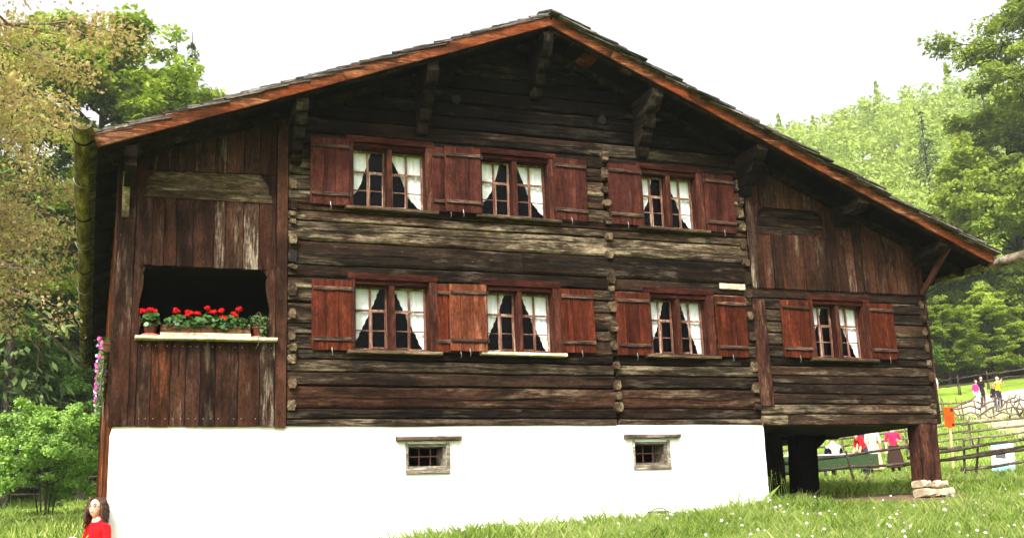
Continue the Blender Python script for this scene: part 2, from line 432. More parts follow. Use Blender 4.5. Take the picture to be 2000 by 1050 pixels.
_K = _phi(np.linalg.norm(_P[:, None] - _P[None], axis=2)) + np.eye(_n) * 1e-3
_A = np.zeros((_n + 3, _n + 3)); _A[:_n, :_n] = _K; _A[:_n, _n] = 1; _A[:_n, _n + 1:] = _P; _A[_n:, :_n] = _A[:_n, _n:].T
_w = np.linalg.solve(_A, np.concatenate([CP[:, 2], np.zeros(3)]))
def ground_z(x, y):
    q = np.stack([np.atleast_1d(np.asarray(x, float)), np.atleast_1d(np.asarray(y, float))], 1)
    return _phi(np.linalg.norm(q[:, None] - _P[None], axis=2)) @ _w[:_n] + _w[_n] + q @ _w[_n + 1:]
def gz(x, y): return float(ground_z(x, y)[0])

def axis_pts(lo, a, b, hi, fine, coarse):
    return np.unique(np.concatenate([np.linspace(lo, a, int((a - lo) / coarse) + 2), np.arange(a, b, fine), np.linspace(b, hi, int((hi - b) / coarse) + 2)]))
gx = axis_pts(-420, -24, 66, 520, 1.0, 18); gy = axis_pts(-200, -18, 62, 520, 1.0, 18)
GX, GY = np.meshgrid(gx, gy)
GZ = ground_z(GX.ravel(), GY.ravel())
far = (GX.ravel()**2 + GY.ravel()**2) > 500**2
bumps = .05 * np.sin(GX.ravel() * 1.3 + 2 * np.sin(GY.ravel() * .7)) * np.sin(GY.ravel() * 1.7)
GZ = GZ + bumps * (np.hypot(GX.ravel() - 6, GY.ravel()) > 14)
nx = len(gx); ny = len(gy)
gv = np.stack([GX.ravel(), GY.ravel(), GZ], 1)
gf = [(j * nx + i, j * nx + i + 1, (j + 1) * nx + i + 1, (j + 1) * nx + i) for j in range(ny - 1) for i in range(nx - 1)]
def ground_mat():
    m = NT('meadow_ground')
    ge = m.n('NewGeometry'); pos = ge.outputs['Position']
    a = m.noise(pos, .8, 6, .65); b = m.noise(pos, 9., 4, .7)
    g = m.ramp(m.math('ADD', m.math('MULTIPLY', a, .6), m.math('MULTIPLY', b, .4)), [(.3, (.09, .145, .02)), (.5, (.17, .25, .035)), (.7, (.26, .34, .06))])
    soil = m.ramp(m.noise(pos, 7., 5, .7), [(.3, (.075, .050, .030)), (.7, (.23, .165, .10))])
    # trodden bare earth round the porch posts
    sp = m.n('SeparateXYZ', {0: pos})
    dx = m.math('DIVIDE', m.math('SUBTRACT', sp.outputs[0], 11.7), 2.1); dy = m.math('DIVIDE', m.math('SUBTRACT', sp.outputs[1], .3), 1.9)
    d = m.math('SQRT', m.math('ADD', m.math('MULTIPLY', dx, dx), m.math('MULTIPLY', dy, dy)))
    d = m.math('ADD', d, m.math('MULTIPLY', m.math('SUBTRACT', m.noise(pos, 2.2, 4, .7), .5), 1.1))
    msk = m.ramp(d, [(.72, 1), (1.0, 0)])
    c = m.mix(msk, g, soil)
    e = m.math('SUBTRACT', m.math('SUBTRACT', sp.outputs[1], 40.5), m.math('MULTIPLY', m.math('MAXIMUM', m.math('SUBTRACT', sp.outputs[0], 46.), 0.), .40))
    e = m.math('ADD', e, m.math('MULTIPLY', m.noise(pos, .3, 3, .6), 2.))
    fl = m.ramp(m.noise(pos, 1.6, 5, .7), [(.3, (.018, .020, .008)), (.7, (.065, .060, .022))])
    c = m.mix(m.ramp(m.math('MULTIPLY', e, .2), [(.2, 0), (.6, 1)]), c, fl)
    bp = m.n('Bump', {'Height': b, 'Strength': .6, 'Distance': .08})
    p = m.n('BsdfPrincipled', {'Base Color': c, 'Roughness': 1.0, 'Normal': bp.outputs[0]})
    p.inputs['Specular IOR Level'].default_value = 0.
    return m.surf(p.outputs[0])
gm = MB(); gm.v = [tuple(p) for p in gv]; gm.f = gf; gm.m = [0] * len(gf)
tag(gm.build('ground', ground_mat(), smooth=True), kind='structure')

# the sandy path climbing to the right
def ribbon(name, pts, widths, mat, lift):
    P = [Vector(p) for p in pts]; fine = []
    for i in range(len(P) - 1):
        a = P[max(i - 1, 0)]; b = P[i]; c = P[i + 1]; d = P[min(i + 2, len(P) - 1)]
        for k in range(8):
            t = k / 8
            fine.append((.5 * ((2 * b) + (c - a) * t + (2 * a - 5 * b + 4 * c - d) * t * t + (3 * b - a - 3 * c + d) * t ** 3), widths[i] * (1 - t) + widths[i + 1] * t))
    fine.append((P[-1], widths[-1]))
    mb = MB(); V = []; F = []; m = 7
    for i, (q, w) in enumerate(fine):
        d = (fine[min(i + 1, len(fine) - 1)][0] - fine[max(i - 1, 0)][0]).normalized()
        s = Vector((-d.y, d.x))
        for k in range(m):
            e = q + s * (k / (m - 1) - .5) * w * (1 + (.05 * math.sin(i * 1.7 + k)))
            V.append((e.x, e.y, gz(e.x, e.y) + lift - (.06 if k in (0, m - 1) else 0)))
    for i in range(len(fine) - 1):
        for k in range(m - 1):
            F.append((i * m + k, i * m + k + 1, (i + 1) * m + k + 1, (i + 1) * m + k))
    mb.add(V, F)
    return tag(mb.build(name, mat, smooth=True), kind='structure')
def sand():
    m = NT('sandy_path'); ge = m.n('NewGeometry')
    a = m.noise(ge.outputs['Position'], 1.3, 6, .65)
    c = m.ramp(a, [(.3, (.34, .27, .19)), (.7, (.56, .47, .36))])
    p = m.n('BsdfPrincipled', {'Base Color': c, 'Roughness': 1.})
    p.inputs['Specular IOR Level'].default_value = 0.
    return m.surf(p.outputs[0])
ribbon('path', [(36, 20), (40.5, 26), (44.3, 31.5), (47.5, 35.2), (51.5, 37.4), (57, 38.6), (66, 38)], [3.2, 3.6, 4.4, 4.6, 3.2, 2.6, 2.6], sand(), .07)

# ------------------------------------------------------------------ the farmhouse
house = empty('log_house', (0, 0, 0))
tag(house, 'dark weathered log farmhouse with red shutters standing on a white plaster base', 'house')
APX, APZ, SL, SR = 5.90, 7.03, .393, .420
EL, ER = -.12, 13.42                     # eaves
YF, YB = -.74, 18.2                      # roof front and back
def roof_u(x): return APZ - (SL * (APX - x) if x < APX else SR * (x - APX))
def wob(seed):
    r = random.Random(seed); ph = [r.uniform(0, 6.3) for _ in range(4)]
    return lambda x: .45 * math.sin(x * .9 + ph[0]) + .3 * math.sin(x * 2.1 + ph[1]) + .25 * math.sin(x * 4.7 + ph[2])

# -- plaster base with two cellar openings
CW = [(3.90, 4.43, .85, 1.17), (7.21, 7.73, .85, 1.18)]
def plaster_wall():
    mb = MB()
    xs = sorted({.20, 9.36} | {v for c in CW for v in c[:2]} | set(np.arange(.6, 9.3, .35).round(3)))
    zs = [-1.3, -.8, -.4, 0., .3, .6, .85, 1.02, 1.175, 1.30, 1.415]
    f = wob(3); g = wob(9)
    def pt(x, z): return (x + (.03 if x < .3 and z > 1.38 else 0), -.012 + .010 * f(x * 1.3 + z * 2.2) + .008 * g(z * 3 + x * .7) - (.05 if z < 0 else 0) * .6, z + (.008 * f(x * 2.5) if z > 1.4 else 0))
    idx = {}
    for i, x in enumerate(xs):
        for j, z in enumerate(zs): idx[i, j] = len(mb.v); mb.v.append(pt(x, z))
    for i in range(len(xs) - 1):
        for j in range(len(zs) - 1):
            cx = (xs[i] + xs[i + 1]) / 2; cz = (zs[j] + zs[j + 1]) / 2
            if any(a < cx < b and c < cz < d + .005 for a, b, c, d in CW): continue
            mb.f.append((idx[i, j], idx[i + 1, j], idx[i + 1, j + 1], idx[i, j + 1])); mb.m.append(0)
    # back leaf, ends and left side
    mb.box(.24, 3.85, .30, .55, -1.3, 1.405); mb.box(4.48, 7.16, .30, .55, -1.3, 1.405); mb.box(7.78, 9.30, .30, .55, -1.3, 1.405)
    mb.box(.205, .30, -.004, 18., -1.3, 1.40)
    mb.box(9.26, 9.355, -.004, .6, -1.3, 1.405)
    return mb
base = plaster_wall().build('plaster_base', MAT['plaster'], house)
for i, (a, b, c, d) in enumerate(CW):
    w = MB()
    t = .035
    w.box(a, b, .0, .34, c - .002, c + t); w.box(a, b, .0, .34, d - t, d - .001)
    w.box(a - .001, a + t * .6, .002, .338, c + t, d - t); w.box(b - t, b + .001, .002, .338, c + t, d - t)
    cwin = w.build('cellar_window', MAT['cellar'], base)
    fr = MB()
    fr.beam((a - .03, -.018, c - .035), (b + .04, -.018, c - .03), .05, .065, n=4, j=.004)
    fr.beam((a - .012, -.016, c), (a - .012, -.016, d + .02), .045, .03, up=(1, 0, 0), n=2, j=.003)
    fr.beam((b + .022, -.016, c), (b + .022, -.016, d + .02), .045, .045, up=(1, 0, 0), n=2, j=.003)
    fr.build('frame', MAT['cellar'], cwin)
    MB().beam((a - .16, -.03, d + .065), (b + .20, -.03, d + .075), .13, .055, n=6, j=.006).build('lintel', MAT['lintel'], cwin)
    for k in (1, 2):
        x = a + .02 + (b - a - .06) * k / 3
        MB().tube([(x, .08, c + t), (x + .004, .08, d - t)], .009, 6).build('bar', MAT['rust'], cwin)
    MB().tube([(a + .02, .078, (c + d) / 2), (b - .03, .078, (c + d) / 2 + .004)], .010, 6).build('bar', MAT['rust'], cwin)
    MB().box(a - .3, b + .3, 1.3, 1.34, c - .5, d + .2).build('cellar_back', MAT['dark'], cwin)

# -- inner shell (floors, partition walls, rear) so that the rooms are dark
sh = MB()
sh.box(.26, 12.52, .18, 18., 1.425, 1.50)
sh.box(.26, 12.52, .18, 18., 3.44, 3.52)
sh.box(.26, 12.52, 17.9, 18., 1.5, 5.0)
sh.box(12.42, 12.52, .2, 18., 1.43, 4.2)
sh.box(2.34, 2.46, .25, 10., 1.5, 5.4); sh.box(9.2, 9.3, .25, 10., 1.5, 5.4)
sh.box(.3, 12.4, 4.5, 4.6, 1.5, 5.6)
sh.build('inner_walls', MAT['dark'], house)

# -- log rows of the front
ROWS = [1.405, 1.50, 1.64, 1.925, 2.11, 2.27, 2.40, 2.60, 2.75, 3.02, 3.20, 3.36, 3.54, 3.865, 4.14, 4.27, 4.36, 4.56, 4.77, 5.00, 5.20, 5.39, 5.61, 5.82, 6.03, 6.25, 6.46, 6.68, 6.88, 7.06]
WIN = {  # name: (x0, x1, z0, z1) of the glazed opening
    'U1': (3.18, 4.21, 4.385, 5.22), 'U2': (5.03, 6.06, 4.38, 5.21), 'U3': (7.57, 8.50, 4.36, 5.18),
    'L1': (3.20, 4.22, 2.42, 3.29), 'L2': (5.05, 6.04, 2.435, 3.28), 'L3': (7.58, 8.52, 2.445, 3.27), 'L4': (10.39, 11.34, 2.445, 3.27)}
logwall = MB().box(2.46, 2.56, .16, .24, 1.42, 5.3).build('log_wall', MAT['dark'], house)
bound = [wob(100 + i) for i in range(len(ROWS))]
def log(x0, x1, i, rows, mat, seed, deep=0., parent=None, bnd=None, name='log'):
    r = random.Random(seed); bnd = bnd or bound
    n = max(2, int((x1 - x0) / .28))
    z0 = rows[i]; z1 = rows[i + 1]
    out = -.036 + r.uniform(-.009, .009) + deep
    lean = r.uniform(-.010, .010)
    V = []; F = []
    prof = ((0, .016), (.035, -.62), (.13, -.97), (.5, -1.), (.88, -.97), (.97, -.66), (1, .016))
    w = wob(seed + 5); cut = r.uniform(-.01, .01)
    for k in range(n + 1):
        x = x0 + (x1 - x0) * k / n
        lo = z0 + .011 * bnd[i](x) + .0025; hi = z1 + .011 * bnd[i + 1](x) - .0025
        for t, yy in prof:
            y = (yy if yy > 0 else .012 + (out - .012) * -yy) + (0 if yy > 0 else .006 * w(x * 1.7 + t * 2)) + lean * (t - .5)
            V.append((x + (cut * (t - .5) if k in (0, n) else 0), y, lo + (hi - lo) * t))
        V.append((x, .15, hi)); V.append((x, .15, lo))
    m = len(prof) + 2
    for k in range(n):
        for q in range(m):
            a = k * m + q; b = k * m + (q + 1) % m
            F.append((a, b, b + m, a + m)[::-1])
    F.append(tuple(range(m))); F.append(tuple(n * m + q for q in range(m - 1, -1, -1)))
    mb = MB().add(V, F)
    return mb.build(name, mat, parent or logwall, smooth=False)
def cut_by_windows(x0, x1, z0, z1):
    segs = [(x0, x1)]
    for a, b, c, d in WIN.values():
        if min(z1, d + .10) - max(z0, c - .03) > .5 * (z1 - z0):
            new = []
            for s0, s1 in segs:
                if b + .05 <= s0 or a - .05 >= s1: new.append((s0, s1)); continue
                if a - .05 > s0 + .04: new.append((s0, a - .05))
                if b + .05 < s1 - .04: new.append((b + .05, s1))
            segs = new
    return segs
XL, XM, XR = 2.315, 6.98, 9.33
pale_rows = {4, 13}; red_rows = {2, 12, 15}
dark_rows = {1, 3, 5, 11}
for i in range(len(ROWS) - 1):
    z0, z1 = ROWS[i], ROWS[i + 1]
    zm = (z0 + z1) / 2
    x0, x1 = XL, XR
    if zm > roof_u(XL): x0 = APX - (APZ - zm) / SL
    if zm > roof_u(XR): x1 = APX + (APZ - zm) / SR
    if x1 - x0 < .3: continue
    broken = i < 6 or i in (11, 17, 18, 19)
    spans = [(x0, XM - .03), (XM + .03, x1)] if broken and x0 < XM - .3 < x1 else [(x0, x1)]
    if i in (12,): spans = [(x0, 5.62), (5.623, x1)]
    for a, b in spans:
        for s0, s1 in cut_by_windows(a, b, z0, z1):
            q = R.random()
            mt = 'log_eave_shade' if i >= 22 else 'log_dark' if i >= 20 else ('log_dark' if (i in dark_rows and q < .75) else ('log_pale' if (i in pale_rows and q < .8) else ('log' if q < .8 else 'log_dark')))  # upper gable rows take darker woods that paint in the eave shade
            if i in red_rows and q < .8: mt = 'log_red'
            if i == 0 and s0 < XM: mt = 'log_pale'
            log(s0, s1, i, ROWS, MAT[mt], 1000 + i * 17 + int(s0 * 31))
# long drying splits in the front logs
def split(x0, x1, z, w, seed, y=-.0475):
    r = random.Random(seed); f = wob(seed); n = max(6, int((x1 - x0) / .07)); V = []; F = []
    for k in range(n + 1):
        t = k / n; x = x0 + (x1 - x0) * t
        zz = z + .022 * f(x * 1.5) + .006 * f(x * 9.)
        h = w * (math.sin(math.pi * t) ** .5) * (.35 + .65 * abs(f(x * 6. + 2.))) + .0008
        V += [(x, y, zz - h / 2), (x, y, zz + h / 2), (x, y + .012, zz)]
    for k in range(n):
        a = 3 * k; F += [(a, a + 3, a + 4, a + 1), (a, a + 2, a + 5, a + 3), (a + 1, a + 4, a + 5, a + 2)]
    MB().add(V, F).build('split', MAT['dark'], logwall)
for k, (a, b, z, w) in enumerate(((2.5, 4.4, 4.02, .010), (3.9, 5.6, 3.99, .013), (4.6, 6.8, 4.05, .009), (7.1, 9.1, 4.00, .011), (2.5, 4.1, 3.70, .007), (5.7, 6.9, 3.70, .010), (7.1, 9.2, 3.69, .008), (2.45, 4.6, 1.78, .008), (4.3, 6.7, 1.77, .012), (7.1, 8.9, 1.79, .010), (2.45, 5.2, 2.19, .013), (4.9, 6.8, 2.18, .012), (7.2, 9.0, 2.19, .014), (7.3, 9.0, 2.01, .007), (3., 5.4, 1.57, .007), (2.45, 3.1, 2.68, .008), (6.75, 6.9, 2.9, .008), (3.2, 6.5, 5.50, .008), (4.5, 7.9, 5.72, .010), (5.2, 8.0, 5.93, .008), (2.46, 2.6, 4.66, .007))):
    split(a, b, z, w, 400 + k)
# right-hand chamber
ROWS2 = [1.40, 1.57, 1.72, 1.88, 2.03, 2.16, 2.31, 2.43, 2.62, 2.80, 2.98, 3.16, 3.34, 3.50]
bound2 = [wob(300 + i) for i in range(len(ROWS2))]
for i in range(len(ROWS2) - 1):
    x0 = 9.345 if i >= 1 else 9.75
    for s0, s1 in cut_by_windows(x0, 12.57, ROWS2[i], ROWS2[i + 1]):
        mt = 'log_dark' if R.random() < .72 else 'log'
        if s1 < 10.4 and i in (8, 9, 10): mt = 'log_pale'
        log(s0, s1, i, ROWS2, MAT[mt], 5000 + i * 13 + int(s0 * 7), deep=.012, bnd=bound2)
MB().beam((9.33, -.02, 1.475), (9.748, -.02, 1.475), .15, .135, n=3, j=.004, c=.02).build('log', MAT['log'], logwall)
# pale patch board on the beam over the third lower window
MB().beam((8.78, -.055, 3.492), (9.22, -.055, 3.488), .02, .085, n=5, j=.005, c=.004).build('patch_board', MAT['sill_pale'], logwall)

# -- projecting log ends at the corners
def log_ends(x, w, pairs, out, parent=logwall):
    for z1, z0 in pairs:
        ww = w * R.uniform(.82, 1.12); dx = R.uniform(-.012, .012)
        h = z1 - z0
        mb = MB(); V = []; F = []
        o = out + R.uniform(-.02, .02)
        n = 10; ring = []
        sq = R.uniform(.82, 1.0)
        for yy, sc_ in ((o, .94), (o + .012, 1.), (.03, 1.)):
            for k in range(n):
                t = 2 * math.pi * (k + .5) / n
                c, s = math.cos(t), math.sin(t)
                e = 1 / max(abs(c), abs(s)) ** sq
                V.append((x + dx + ww / 2 * c * e * .9 * sc_ * R.uniform(.95, 1.05), yy + R.uniform(-.003, .003), (z0 + z1) / 2 + h / 2 * s * e * .93 * sc_ * R.uniform(.95, 1.05)))
        for q in range(2):
            for k in range(n):
                F.append((q * n + k, q * n + (k + 1) % n, (q + 1) * n + (k + 1) % n, (q + 1) * n + k)[::-1])
        F.append(tuple(range(n)))
        mb.add(V, F).build('log_end', MAT['log_end'] if R.random() < .75 else MAT['log'], parent)
EL_ = [(4.91, 4.77), (4.68, 4.55), (4.39, 4.25), (4.24, 4.17), (4.14, 4.07), (3.92, 3.79), (3.26, 3.08), (2.93, 2.79), (2.64, 2.51), (2.47, 2.36), (2.33, 2.20), (2.03, 1.88), (1.74, 1.60)]
log_ends(2.372, .115, EL_, -.10)
EM_ = [(5.46, 5.31), (5.22, 5.04), (4.92, 4.82), (4.71, 4.61), (4.45, 4.33), (4.21, 4.10), (3.95, 3.82), (3.66, 3.43), (3.42, 3.33), (3.19, 3.02), (2.88, 2.73), (2.61, 2.47), (2.31, 2.20), (2.05, 1.90), (1.88, 1.76), (1.74, 1.59)]
log_ends(6.975, .125, EM_, -.10)
ER_ = [(5.21, 5.02), (4.92, 4.80), (4.72, 4.58), (4.50, 4.37), (4.20, 4.08), (3.92, 3.81), (3.73, 3.52), (3.48, 3.31), (3.12, 2.98), (2.80, 2.66), (2.36, 2.19), (2.04, 1.87), (1.76, 1.63)]
log_ends(9.265, .12, ER_, -.085)
log_ends(12.535, .10, [(3.41, 3.27), (3.20, 3.03), (2.95, 2.83), (2.74, 2.55), (2.44, 2.31), (2.24, 2.07), (1.98, 1.84), (1.74, 1.66), (1.64, 1.56)], -.05)
# stick wedged in the knot hole
MB().tube([(2.33, -.02, 3.50), (2.36, -.10, 3.49), (2.42, -.115, 3.455)], [.03, .036, .028], 7).build('wedge', MAT['log_end'], logwall)
hole = MB(); hole.prism([(2.335, 3.56), (2.42, 3.555), (2.43, 3.70), (2.345, 3.72)], -.062, -.02); hole.build('rotted_log_end', MAT['dark'], logwall)
for (a, b, c, d) in ((4.62, 4.76, 6.00, 6.14), (6.93, 7.05, 5.90, 6.05)):
    h = MB(); n = 9
    h.prism([((a + b) / 2 + (b - a) / 2 * math.cos(t * 6.283 / n), (c + d) / 2 + (d - c) / 2 * math.sin(t * 6.283 / n)) for t in range(n)], -.058, -.02)
    h.build('hole', MAT['dark'], logwall)
# upright cover boards
MB().beam((9.43, -.055, 3.30), (9.44, -.055, 1.69), .05, .225, up=(1, 0, 0), n=6, j=.004, c=.012).build('cover_board', MAT['postred'], logwall)
MB().beam((12.600, .02, 3.5), (12.605, .02, 1.42), .16, .03, up=(1, 0, 0), n=5, j=.002).build('cover_board', MAT['plank'], logwall)

# -- boarded balcony front, left
def board(x0, x1, z0, z1, mat, parent, y=-.045, th=.03, teeth=0, seed=0, top=None, name='plank'):
    """upright board; bottom may be cut in teeth, top may follow the roof"""
    r = random.Random(seed); g = .0045
    x0 += g; x1 -= g
    out = [(x0, z0)]
    if teeth:
        n = max(2, int((x1 - x0) / .038)); out = []
        for k in range(n):
            a = x0 + (x1 - x0) * k / n; b = x0 + (x1 - x0) * (k + 1) / n
            out += [(a, z0 + .03), ((a + b) / 2, z0)]
        out.append((x1, z0 + .03))
    else: out.append((x1, z0 + r.uniform(-.006, .006)))
    if top: out += [(x1, top(x1)), (x0, top(x0))]
    else: out += [(x1, z1), (x0, z1)]
    y += r.uniform(-.006, .006)
    mb = MB(); mb.prism(out, y, y + th)
    return mb.build(name, mat, parent)
lau = MB().box(.235, 2.30, .14, .18, 3.5, 4.62).build('balcony_front', MAT['dark'], house)
ut = lambda x: min(roof_u(x) - .01, 6)
edges_lo = [.48, .645, .875, 1.06, 1.235, 1.42, 1.70, 1.965, 2.155]
mats_lo = ['plank', 'plank_red', 'plank', 'plank', 'plank', 'plank', 'plank', 'plank_pale']
for k in range(8): board(edges_lo[k], edges_lo[k + 1], 1.405, 2.475, MAT[mats_lo[k]], lau, seed=k)
edges_up = [.40, .60, .745, .90, 1.10, 1.36, 1.505, 1.73, 1.93, 2.155]
mats_up = ['plank', 'plank', 'plank', 'plank', 'plank', 'plank_pale', 'plank', 'plank_pale', 'plank']
for k in range(9):
    z0 = 3.43 + (0 if .48 < edges_up[k] < 2. else 0)
    board(edges_up[k], edges_up[k + 1], z0, 4.34, MAT[mats_up[k]], lau, seed=20 + k)
    board(edges_up[k], edges_up[k + 1], 4.68 + .06 * (k / 9), 0, MAT['plank'], lau, seed=40 + k, top=ut, y=-.04)
def scal(z, side):
    """inner edge of the cut-out jamb boards"""
    return float(np.interp(z, (2.50, 2.55, 2.59, 2.65, 2.70, 2.75, 2.80, 2.88, 2.96, 3.05, 3.15, 3.25, 3.30, 3.34, 3.36, 3.43), (.025, .015, .009, .026, .036, .030, .011, -.005, .006, .024, .040, .047, .042, .027, .052, .064)))
def jamb(xo, xi, sgn, z0, z1, parent):
    n = 60; inner = []
    for k in range(n + 1):
        z = z0 + (z1 - z0) * k / n
        inner.append((xi + sgn * (scal(z, sgn) if 2.5 < z < 3.43 else 0) , z))
    out = [(xo, z0)] + inner + [(xo, z1)] if sgn > 0 else [(xo, z1)] + inner[::-1] + [(xo, z0)]
    mb = MB(); mb.prism(out, -.05, -.02)
    return mb.build('jamb_board', MAT['plank'], parent)
board(.185, .395, 1.405, 0, MAT['plank'], lau, seed=70, top=ut, y=-.052, name='corner_board')
jamb(.398, .475, 1, 1.41, 3.43, lau)
board(2.157, 2.305, 1.39, 0, MAT['plank'], lau, seed=72, top=ut, y=-.056, name='corner_board')
jamb(2.154, 2.075, -1, 2.48, 3.43, lau)
# rounded, closed-up light over it
def stadium(x0, x1, z0, z1, n=8, d0=0., d1=0.):
    r = (z1 - z0) / 2; zc = (z0 + z1) / 2; o = []
    for k in range(n + 1):
        t = -math.pi / 2 + math.pi * k / n; o.append((x1 - r + r * math.cos(t), zc + r * math.sin(t) + d1))
    for k in range(n + 1):
        t = math.pi / 2 + math.pi * k / n; o.append((x0 + r + r * math.cos(t), zc + r * math.sin(t) + d0))
    return o
MB().box(.40, 2.15, -.028, -.012, 4.30, 4.80).build('backing_board', MAT['plank'], lau)
ov = MB(); ov.prism([(.50, 4.36), (2.06, 4.42), (2.05, 4.56), (1.93, 4.72), (.62, 4.66), (.52, 4.56)], -.042, -.03); ov.build('infill_board', MAT['oval_lit'], lau)
ov = MB(); ov.prism([(.46, 4.32), (2.10, 4.33), (2.08, 4.43), (1.2, 4.445), (.60, 4.40)], -.064, -.04); ov.build('infill_board', MAT['oval_lit'], lau)  # low wedge shaped after the lit lower half of the panel
# sill of the balcony opening
MB().beam((.44, -.06, 2.492), (2.17, -.06, 2.502), .22, .042, n=6, j=.003).build('balcony_sill', MAT['sill_pale'], lau)
# nail rows
nl = MB()
for z in (1.50, 2.40):
    for k in range(8):
        for dx in (.04, -.05):
            x = (edges_lo[k] if dx > 0 else edges_lo[k + 1]) + dx
            nl.box(x, x + .008, -.058, -.04, z, z + .008)
nl.build('nail_heads', MAT['nail'], lau)['kind'] = 'stuff'
# short hanging post under the eave
MB().beam((.27, -.075, 4.62), (.27, -.075, 4.02), .05, .09, up=(1, 0, 0), n=4, j=.003).build('hanging_post', MAT['gutter'], lau)

# -- boarded gable corner, right
lar = MB().box(9.34, 12.5, .14, .18, 3.5, 4.1).build('gable_boarding', MAT['dark'], house)
ex = [9.36]
while ex[-1] < 12.55: ex.append(min(12.60, ex[-1] + R.choice((.16, .19, .22, .25))))
ex = sorted({x for x in ex if abs(x - 9.50) > .06 and abs(x - 10.79) > .06} | {9.50, 10.79})
for k in range(len(ex) - 1):
    a, b = ex[k], ex[k + 1]; c = (a + b) / 2
    mt = 'plank_pale' if R.random() < .14 else 'plank'
    if 9.50 < c < 10.79:
        board(a, b, 3.48, 4.37, MAT[mt], lar, seed=200 + k, teeth=1)
        board(a, b, 4.79, 0, MAT[mt], lar, seed=230 + k, top=ut)
    else:
        board(a, b, 3.48, 0, MAT[mt], lar, seed=200 + k, teeth=1, top=ut)
for side, x in ((0, 9.53), (1, 10.70)):
    # pieces with the rounded ends of the light
    pts = []
    r = .22; zc = 4.58; n = 10
    for k in range(n + 1):
        t = math.pi / 2 - math.pi * k / n
        pts.append((9.75 - r * math.cos(t), zc + r * math.sin(t)) if side == 0 else (10.54 + r * math.cos(t), zc + r * math.sin(t)))
    o = ([(9.50, 4.80)] + pts[::1] + [(9.50, 4.36)])[::-1] if side == 0 else [(10.79, 4.80)] + pts + [(10.79, 4.36)]
    if side == 0: o = [(9.50, 4.36)] + [(p[0], p[1]) for p in pts[::-1]] + [(9.50, 4.80)]
    else: o = [(10.79, 4.36), (10.79, 4.80)] + pts
    mb = MB(); mb.prism(o, -.058, -.03); mb.build('rounded_board', MAT['plank'], lar)
for k in range(3):
    MB().beam((9.40, .035, 4.43 + .15 * k), (10.9, .035, 4.43 + .15 * k), .02, .147, n=4, j=.002).build('infill_board', MAT['log_dark'], lar)
# slanting brace board at the right corner
MB().beam((12.50, -.10, 3.50), (12.68, -.62, 4.16), .10, .05, up=(1, 0, 0), n=3, j=.004).build('brace', MAT['plank'], lar)

# -- left side wall: upright boards running back
sw = MB().box(.215, .25, .02, 17.9, .0, 4.70).build('side_wall', MAT['dark'], house)
y = -.01; k = 0
while y < 17.8:
    w = R.uniform(.20, .32)
    mb = MB(); x = .185 + R.uniform(-.012, .008)
    zt = roof_u(.2) - .03
    mb.box(x, x + .028, y + .002, y + w - .002, 1.40 if y > 2 and k % 9 == 5 else -.9, zt)
    mb.build('side_board', MAT['side'] if R.random() < .7 else MAT['plank_red'], sw)
    y += w; k += 1
MB().beam((.178, -.03, 1.41), (.172, -.03, 4.75), .03, .035, up=(1, 0, 0), n=6, j=.002).build('corner_strip', MAT['plank'], sw)

# -- porch under the right-hand chamber
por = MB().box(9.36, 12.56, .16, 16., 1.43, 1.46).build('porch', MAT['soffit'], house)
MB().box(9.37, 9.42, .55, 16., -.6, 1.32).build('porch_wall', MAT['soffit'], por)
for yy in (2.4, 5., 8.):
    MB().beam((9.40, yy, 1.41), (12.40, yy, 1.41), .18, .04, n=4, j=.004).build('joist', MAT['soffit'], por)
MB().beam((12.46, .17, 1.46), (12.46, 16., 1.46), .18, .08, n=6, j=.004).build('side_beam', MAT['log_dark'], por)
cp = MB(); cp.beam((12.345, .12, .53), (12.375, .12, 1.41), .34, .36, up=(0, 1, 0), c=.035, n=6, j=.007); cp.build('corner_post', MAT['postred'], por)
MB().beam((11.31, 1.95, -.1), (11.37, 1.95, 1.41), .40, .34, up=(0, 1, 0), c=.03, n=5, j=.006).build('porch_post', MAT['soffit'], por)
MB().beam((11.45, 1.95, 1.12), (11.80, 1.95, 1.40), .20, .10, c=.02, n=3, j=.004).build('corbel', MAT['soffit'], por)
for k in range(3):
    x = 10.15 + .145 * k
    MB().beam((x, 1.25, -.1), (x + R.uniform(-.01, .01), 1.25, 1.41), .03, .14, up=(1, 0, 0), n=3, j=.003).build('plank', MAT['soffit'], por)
# dry stone footing
gz0 = gz(12.3, 0)
st = [(12.19, .19, .11, 0), (12.385, .18, .115, 0), (12.555, .15, .11, 0), (12.18, .22, .13, 1), (12.41, .21, .13, 1), (12.60, .15, .12, 1)]
for q, (x, w, h, lay) in enumerate(st):
    zt = .55 - (.128 if lay == 1 else 0); r = random.Random(q)
    yc = (.06 if lay == 0 else .03) + r.uniform(-.02, .02)
    mb = MB(); mb.beam((x - w / 2 + .014, yc + r.uniform(-.03, .02), zt - h / 2), (x + w / 2 - .014, yc + r.uniform(-.02, .02), zt - h / 2 + r.uniform(-.006, .006)), .30, h - .012, c=.030, n=3, j=.012, rnd=r)
    mb.build('footing_stone', MAT['stone'], por)
